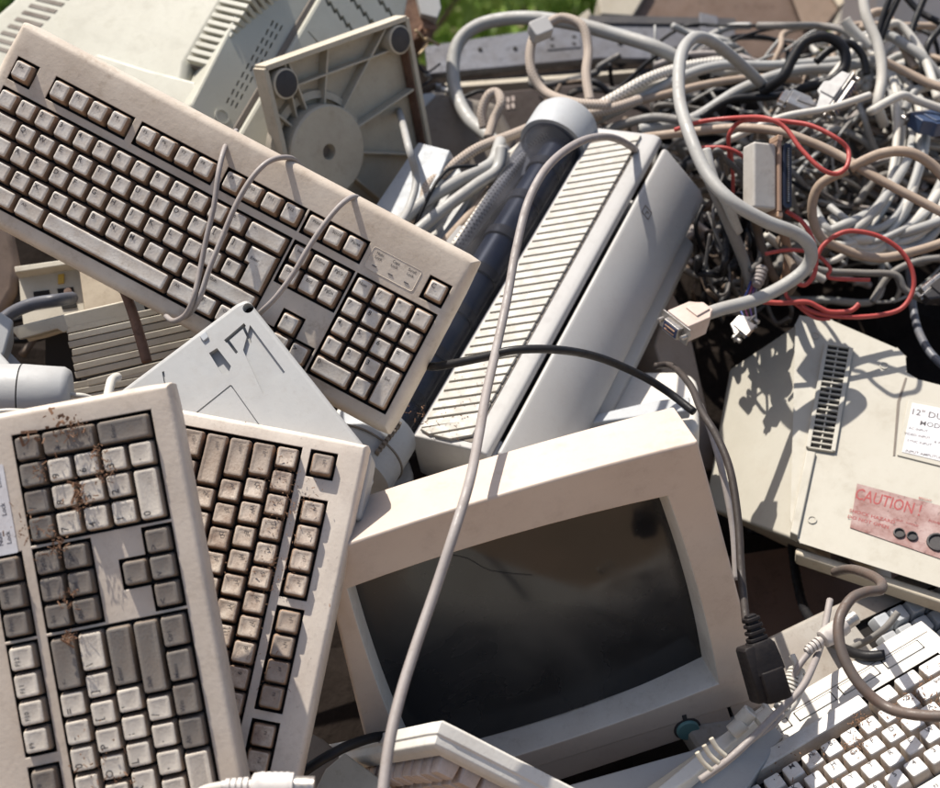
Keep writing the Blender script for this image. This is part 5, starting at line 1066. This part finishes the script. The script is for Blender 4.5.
# black loops upper right
blk = [
 ([(762, 92, 1.60), (782, 78, 1.58), (792, 60, 1.58), (805, 42, 1.58), (826, 37, 1.58), (843, 48, 1.58), (845, 66, 1.58), (832, 80, 1.58), (812, 86, 1.59), (790, 92, 1.60)], .0066, 'thick black cable making a round loop beside the brown case'),
 ([(816, 62, 1.60), (830, 50, 1.60), (848, 43, 1.60), (862, 55, 1.60), (867, 75, 1.60)], .0048, 'black cable half loop behind the round black loop'),
 ([(740, 100, 1.62), (780, 90, 1.62), (730, 84, 1.66), (690, 72, 1.68)], .0060, 'black cable lying left of the round black loop'),
 ([(900, -10, 1.75), (920, 12, 1.74), (945, 25, 1.72)], .0046, 'black cable crossing the top right corner'),
 ([(928, -10, 1.72), (912, 30, 1.71), (908, 60, 1.70), (918, 85, 1.70)], .0046, 'black cable hanging at the top right, left one of two'),
 ([(945, 24, 1.70), (928, 45, 1.69), (925, 70, 1.69), (932, 95, 1.68)], .0046, 'black cable hanging at the top right, right one of two'),
 ([(893, -10, 1.66), (882, 20, 1.66), (878, 45, 1.66), (888, 20, 1.66), (900, -5, 1.66)], .0042, 'black cable with a sharp fold near the top right'),
 ([(700, 118, 1.6), (730, 100, 1.6), (770, 97, 1.6), (800, 92, 1.62)], .0048, 'black cable half hidden above the red cable'),
]
for p_, r_, lb in blk: cable('cable', p_, r_, CAB_K, lb)
cable('cable', [(905, 190, 1.56), (912, 300, 1.50), (925, 345, 1.44), (950, 372, 1.40)], .0046, plastic('dark_blue_grey', (.10, .11, .13), BR, .3, .3, 20), 'blue-grey cable running down the right edge onto the cream shell')
# white/grey strands at the top right
wht = [
 ([(862, -15, 1.62), (866, 15, 1.61), (878, 45, 1.60), (882, 75, 1.59), (878, 105, 1.58), (884, 125, 1.6)], .0066, CAB_W, 'off-white cable coming straight down from the top edge'),
 ([(845, 20, 1.66), (852, 30, 1.66), (870, 48, 1.66)], .0070, CAB_W, 'short cut end of a thick off-white cable near the top'),
 ([(862, 30, 1.7), (872, 14, 1.7), (886, 14, 1.7), (895, 30, 1.69), (905, 50, 1.68), (915, 68, 1.67)], .0058, CAB_T, 'tan cable arching near the top edge'),
 ([(840, 55, 1.68), (860, 38, 1.68), (885, 35, 1.68), (905, 45, 1.67), (925, 60, 1.66), (945, 85, 1.66)], .0064, CAB_G, 'grey cable arching behind the straight off-white cable'),
 ([(830, 80, 1.62), (860, 45, 1.66), (890, 25, 1.68), (905, 30, 1.68), (925, 60, 1.66), (938, 100, 1.62)], .0056, CAB_W, 'off-white cable in a high arch at the top right'),
 ([(880, 60, 1.6), (905, 72, 1.6), (930, 84, 1.59), (950, 90, 1.58)], .0056, CAB_T, 'tan cable lying level near the right edge, top one'),
 ([(905, 110, 1.60), (915, 92, 1.60), (930, 86, 1.60), (950, 82, 1.6)], .0056, CAB_G, 'grey cable bending up at the right edge'),
 ([(870, 112, 1.52), (900, 96, 1.55), (915, 100, 1.56), (945, 110, 1.56)], .0052, CAB_W, 'off-white cable lying beside the navy connector'),
 ([(640, 138, 1.5), (690, 132, 1.47), (740, 128, 1.44), (780, 132, 1.42), (810, 142, 1.41), (840, 156, 1.40), (880, 180, 1.38), (945, 214, 1.36)], .0050, CAB_T, 'tan cable running diagonally over the coil to the right edge'),
 ([(730, 140, 1.46), (780, 118, 1.46), (830, 108, 1.46), (870, 95, 1.47)], .0040, CAB_W, 'thin cream cable under the white and silver connectors'),
 ([(848, 170, 1.38), (820, 185, 1.39), (812, 210, 1.40), (820, 236, 1.41), (845, 250, 1.42), (880, 258, 1.42), (920, 250, 1.42), (950, 240, 1.42)], .0052, CAB_T, 'tan weathered cable curving round the left side of the coil'),
 ([(850, 168, 1.39), (880, 154, 1.38), (908, 152, 1.37), (932, 165, 1.37), (950, 185, 1.37)], .0056, CAB_T, 'tan weathered cable arching over the coil to the right'),
 ([(790, 255, 1.46), (820, 270, 1.46), (860, 273, 1.46), (895, 275, 1.46), (905, 290, 1.46), (925, 300, 1.46), (950, 302, 1.46)], .0040, CAB_D, 'thin grey cable under the wide red loop'),
 ([(872, 302, 1.47), (890, 275, 1.47), (915, 262, 1.47), (940, 258, 1.47)], .0040, CAB_D, 'thin grey cable crossing inside the wide red loop'),
 ([(765, 235, 1.45), (785, 250, 1.46), (805, 268, 1.46), (825, 280, 1.46)], .0050, CAB_W, 'off-white cable end beside the bend of the thickest grey cable'),
]
for p_, r_, m_, lb in wht: cable('cable', p_, r_, m_, lb)
# ring boot at the grey cable
rt = root('strain_boot', frame(760, 275, 1.40, (.2, .3, .93), (764, 262)), 'grey ringed strain boot beneath the bend of the thickest grey cable', 'cable boot')
for i in range(4):
    bm = bmesh.new(); T = Matrix.Translation((-.008+i*.0048, 0, 0)) @ Matrix.Rotation(math.pi/2, 4, 'Y'); lathe(bm, [(.005, -.0017), (.0068, -.0015), (.0068, .0015), (.005, .0017)], T, 18); finish('ring', bm, CAB_M, rt, None, 0, 35)
bm = bmesh.new(); lathe(bm, [(.0052, -.014), (.0052, .010)], Matrix.Rotation(math.pi/2, 4, 'Y'), 18); finish('core', bm, CAB_M, rt)
# coil of white-grey cable at the right: turns lying one behind another
rnd = random.Random(5)
turns = []
for k in range(15):
    t = k/14; cx, cy = 845+t*75+rnd.uniform(-9, 9), 150+t*8+rnd.uniform(-8, 8); rx, ry = 62+t*34+rnd.uniform(-8, 8), 92+rnd.uniform(-16, 10); d = 1.56+.02*t
    pts = []
    for j in range(14):
        a_ = math.radians(-115+j*19-t*14); pts.append((cx+rx*math.cos(a_)*.72-15*math.sin(a_), cy+ry*math.sin(a_)*.98+8*math.sin(j+k), d-.09*math.sin(max(0, a_))+(.16*max(0, -math.sin(a_)))+rnd.uniform(-.006, .006)))
    p_ = pts; cable('cable', p_, (.0046, .0062, .0038, .0056, .0050)[k % 5], [CAB_W, CAB_G, CAB_W, CAB_G][k % 4], '%s turn of the cable coil at the right, %s' % (('off-white', 'grey', 'off-white', 'grey')[k % 4], 'innermost' if k == 0 else 'outermost' if k == 14 else 'towards its inside' if k < 7 else 'towards its outside'), 'cable', 'turns of the cable coil at the right')
# the rest of the tangle: loose cables lying over each other on the heap
CAB_DK = plastic('gap_shaded_cable', (.10, .095, .09), (.06, .045, .035), .5, .5, 20); CAB_DT = plastic('gap_shaded_brown_cable', (.12, .085, .06), (.06, .04, .03), .5, .6, 20)  # gap cables: the shade of the gaps is put into these darker colours
mats_ = [CAB_W, CAB_G, CAB_G, CAB_D, CAB_T, CAB_M, CAB_D, CAB_K]
for k in range(250):
    gap = k % 6 == 0
    cx = rnd.uniform(660, 970) if k % 4 else rnd.uniform(850, 965); cy = rnd.uniform(66, 270) if k % 4 else rnd.uniform(40, 170); dep = 1.82-.0007*(cy-60)+rnd.uniform(-.05, .08)
    R_ = rnd.uniform(35, 130); a0 = rnd.uniform(0, 360); span = rnd.uniform(80, 260); sq = rnd.uniform(.35, .85); rot = rnd.uniform(-.6, .6)
    if gap: cx, cy, dep, sq, rot, R_ = rnd.uniform(700, 775), rnd.uniform(190, 280), rnd.uniform(1.40, 1.50) if k % 12 else 1.7, rnd.uniform(.15, .45), rnd.uniform(1.0, 2.0), rnd.uniform(35, 75)
    if rnd.random() < .35 and not gap: sq *= .3; span = rnd.uniform(60, 120)
    pts = []
    for j in range(7):
        a_ = math.radians(a0+span*j/6); u_, v_ = R_*math.cos(a_), R_*sq*math.sin(a_)
        pts.append((max(cx+u_*math.cos(rot)-v_*math.sin(rot)+rnd.uniform(-6, 6), 655), min(300+25*gap, max(26, cy+u_*math.sin(rot)+v_*math.cos(rot)+rnd.uniform(-6, 6))), dep+rnd.uniform(-.03, .03)))
    mt_ = [CAB_DK, CAB_K, CAB_DT][k//6 % 3] if gap else mats_[k % 8]; th_ = rnd.choice((.0018, .0022, .0026, .0034, .0042, .0050))
    cn_ = {'grey_cable': 'grey', 'white_cable': 'off-white', 'tan_cable': 'tan', 'dim_grey_cable': 'dim grey', 'mauve_grey_cable': 'mauve-grey', 'black_cable': 'black', 'gap_shaded_cable': 'dark grey', 'gap_shaded_brown_cable': 'dark brown'}[mt_.name]
    mx_ = sum(q[0] for q in pts)/7; my_ = sum(q[1] for q in pts)/7
    lab_ = '%s %s cable buried in the tangle, %s, %s' % ('thin' if th_ < .003 else 'stout' if th_ > .004 else 'medium', cn_, 'left of the tall connector' if mx_ < 755 else 'right of the tall connector' if mx_ < 850 else 'around the coil', 'near its top' if my_ < 120 else 'halfway down' if my_ < 210 else 'near its bottom')
    cable('cable', pts, th_, mt_, lab_, 'cable', 'loose cables buried in the tangle', sides=7, per=6)
# scattered leads in the dark gap under the bundle, chassis and shells
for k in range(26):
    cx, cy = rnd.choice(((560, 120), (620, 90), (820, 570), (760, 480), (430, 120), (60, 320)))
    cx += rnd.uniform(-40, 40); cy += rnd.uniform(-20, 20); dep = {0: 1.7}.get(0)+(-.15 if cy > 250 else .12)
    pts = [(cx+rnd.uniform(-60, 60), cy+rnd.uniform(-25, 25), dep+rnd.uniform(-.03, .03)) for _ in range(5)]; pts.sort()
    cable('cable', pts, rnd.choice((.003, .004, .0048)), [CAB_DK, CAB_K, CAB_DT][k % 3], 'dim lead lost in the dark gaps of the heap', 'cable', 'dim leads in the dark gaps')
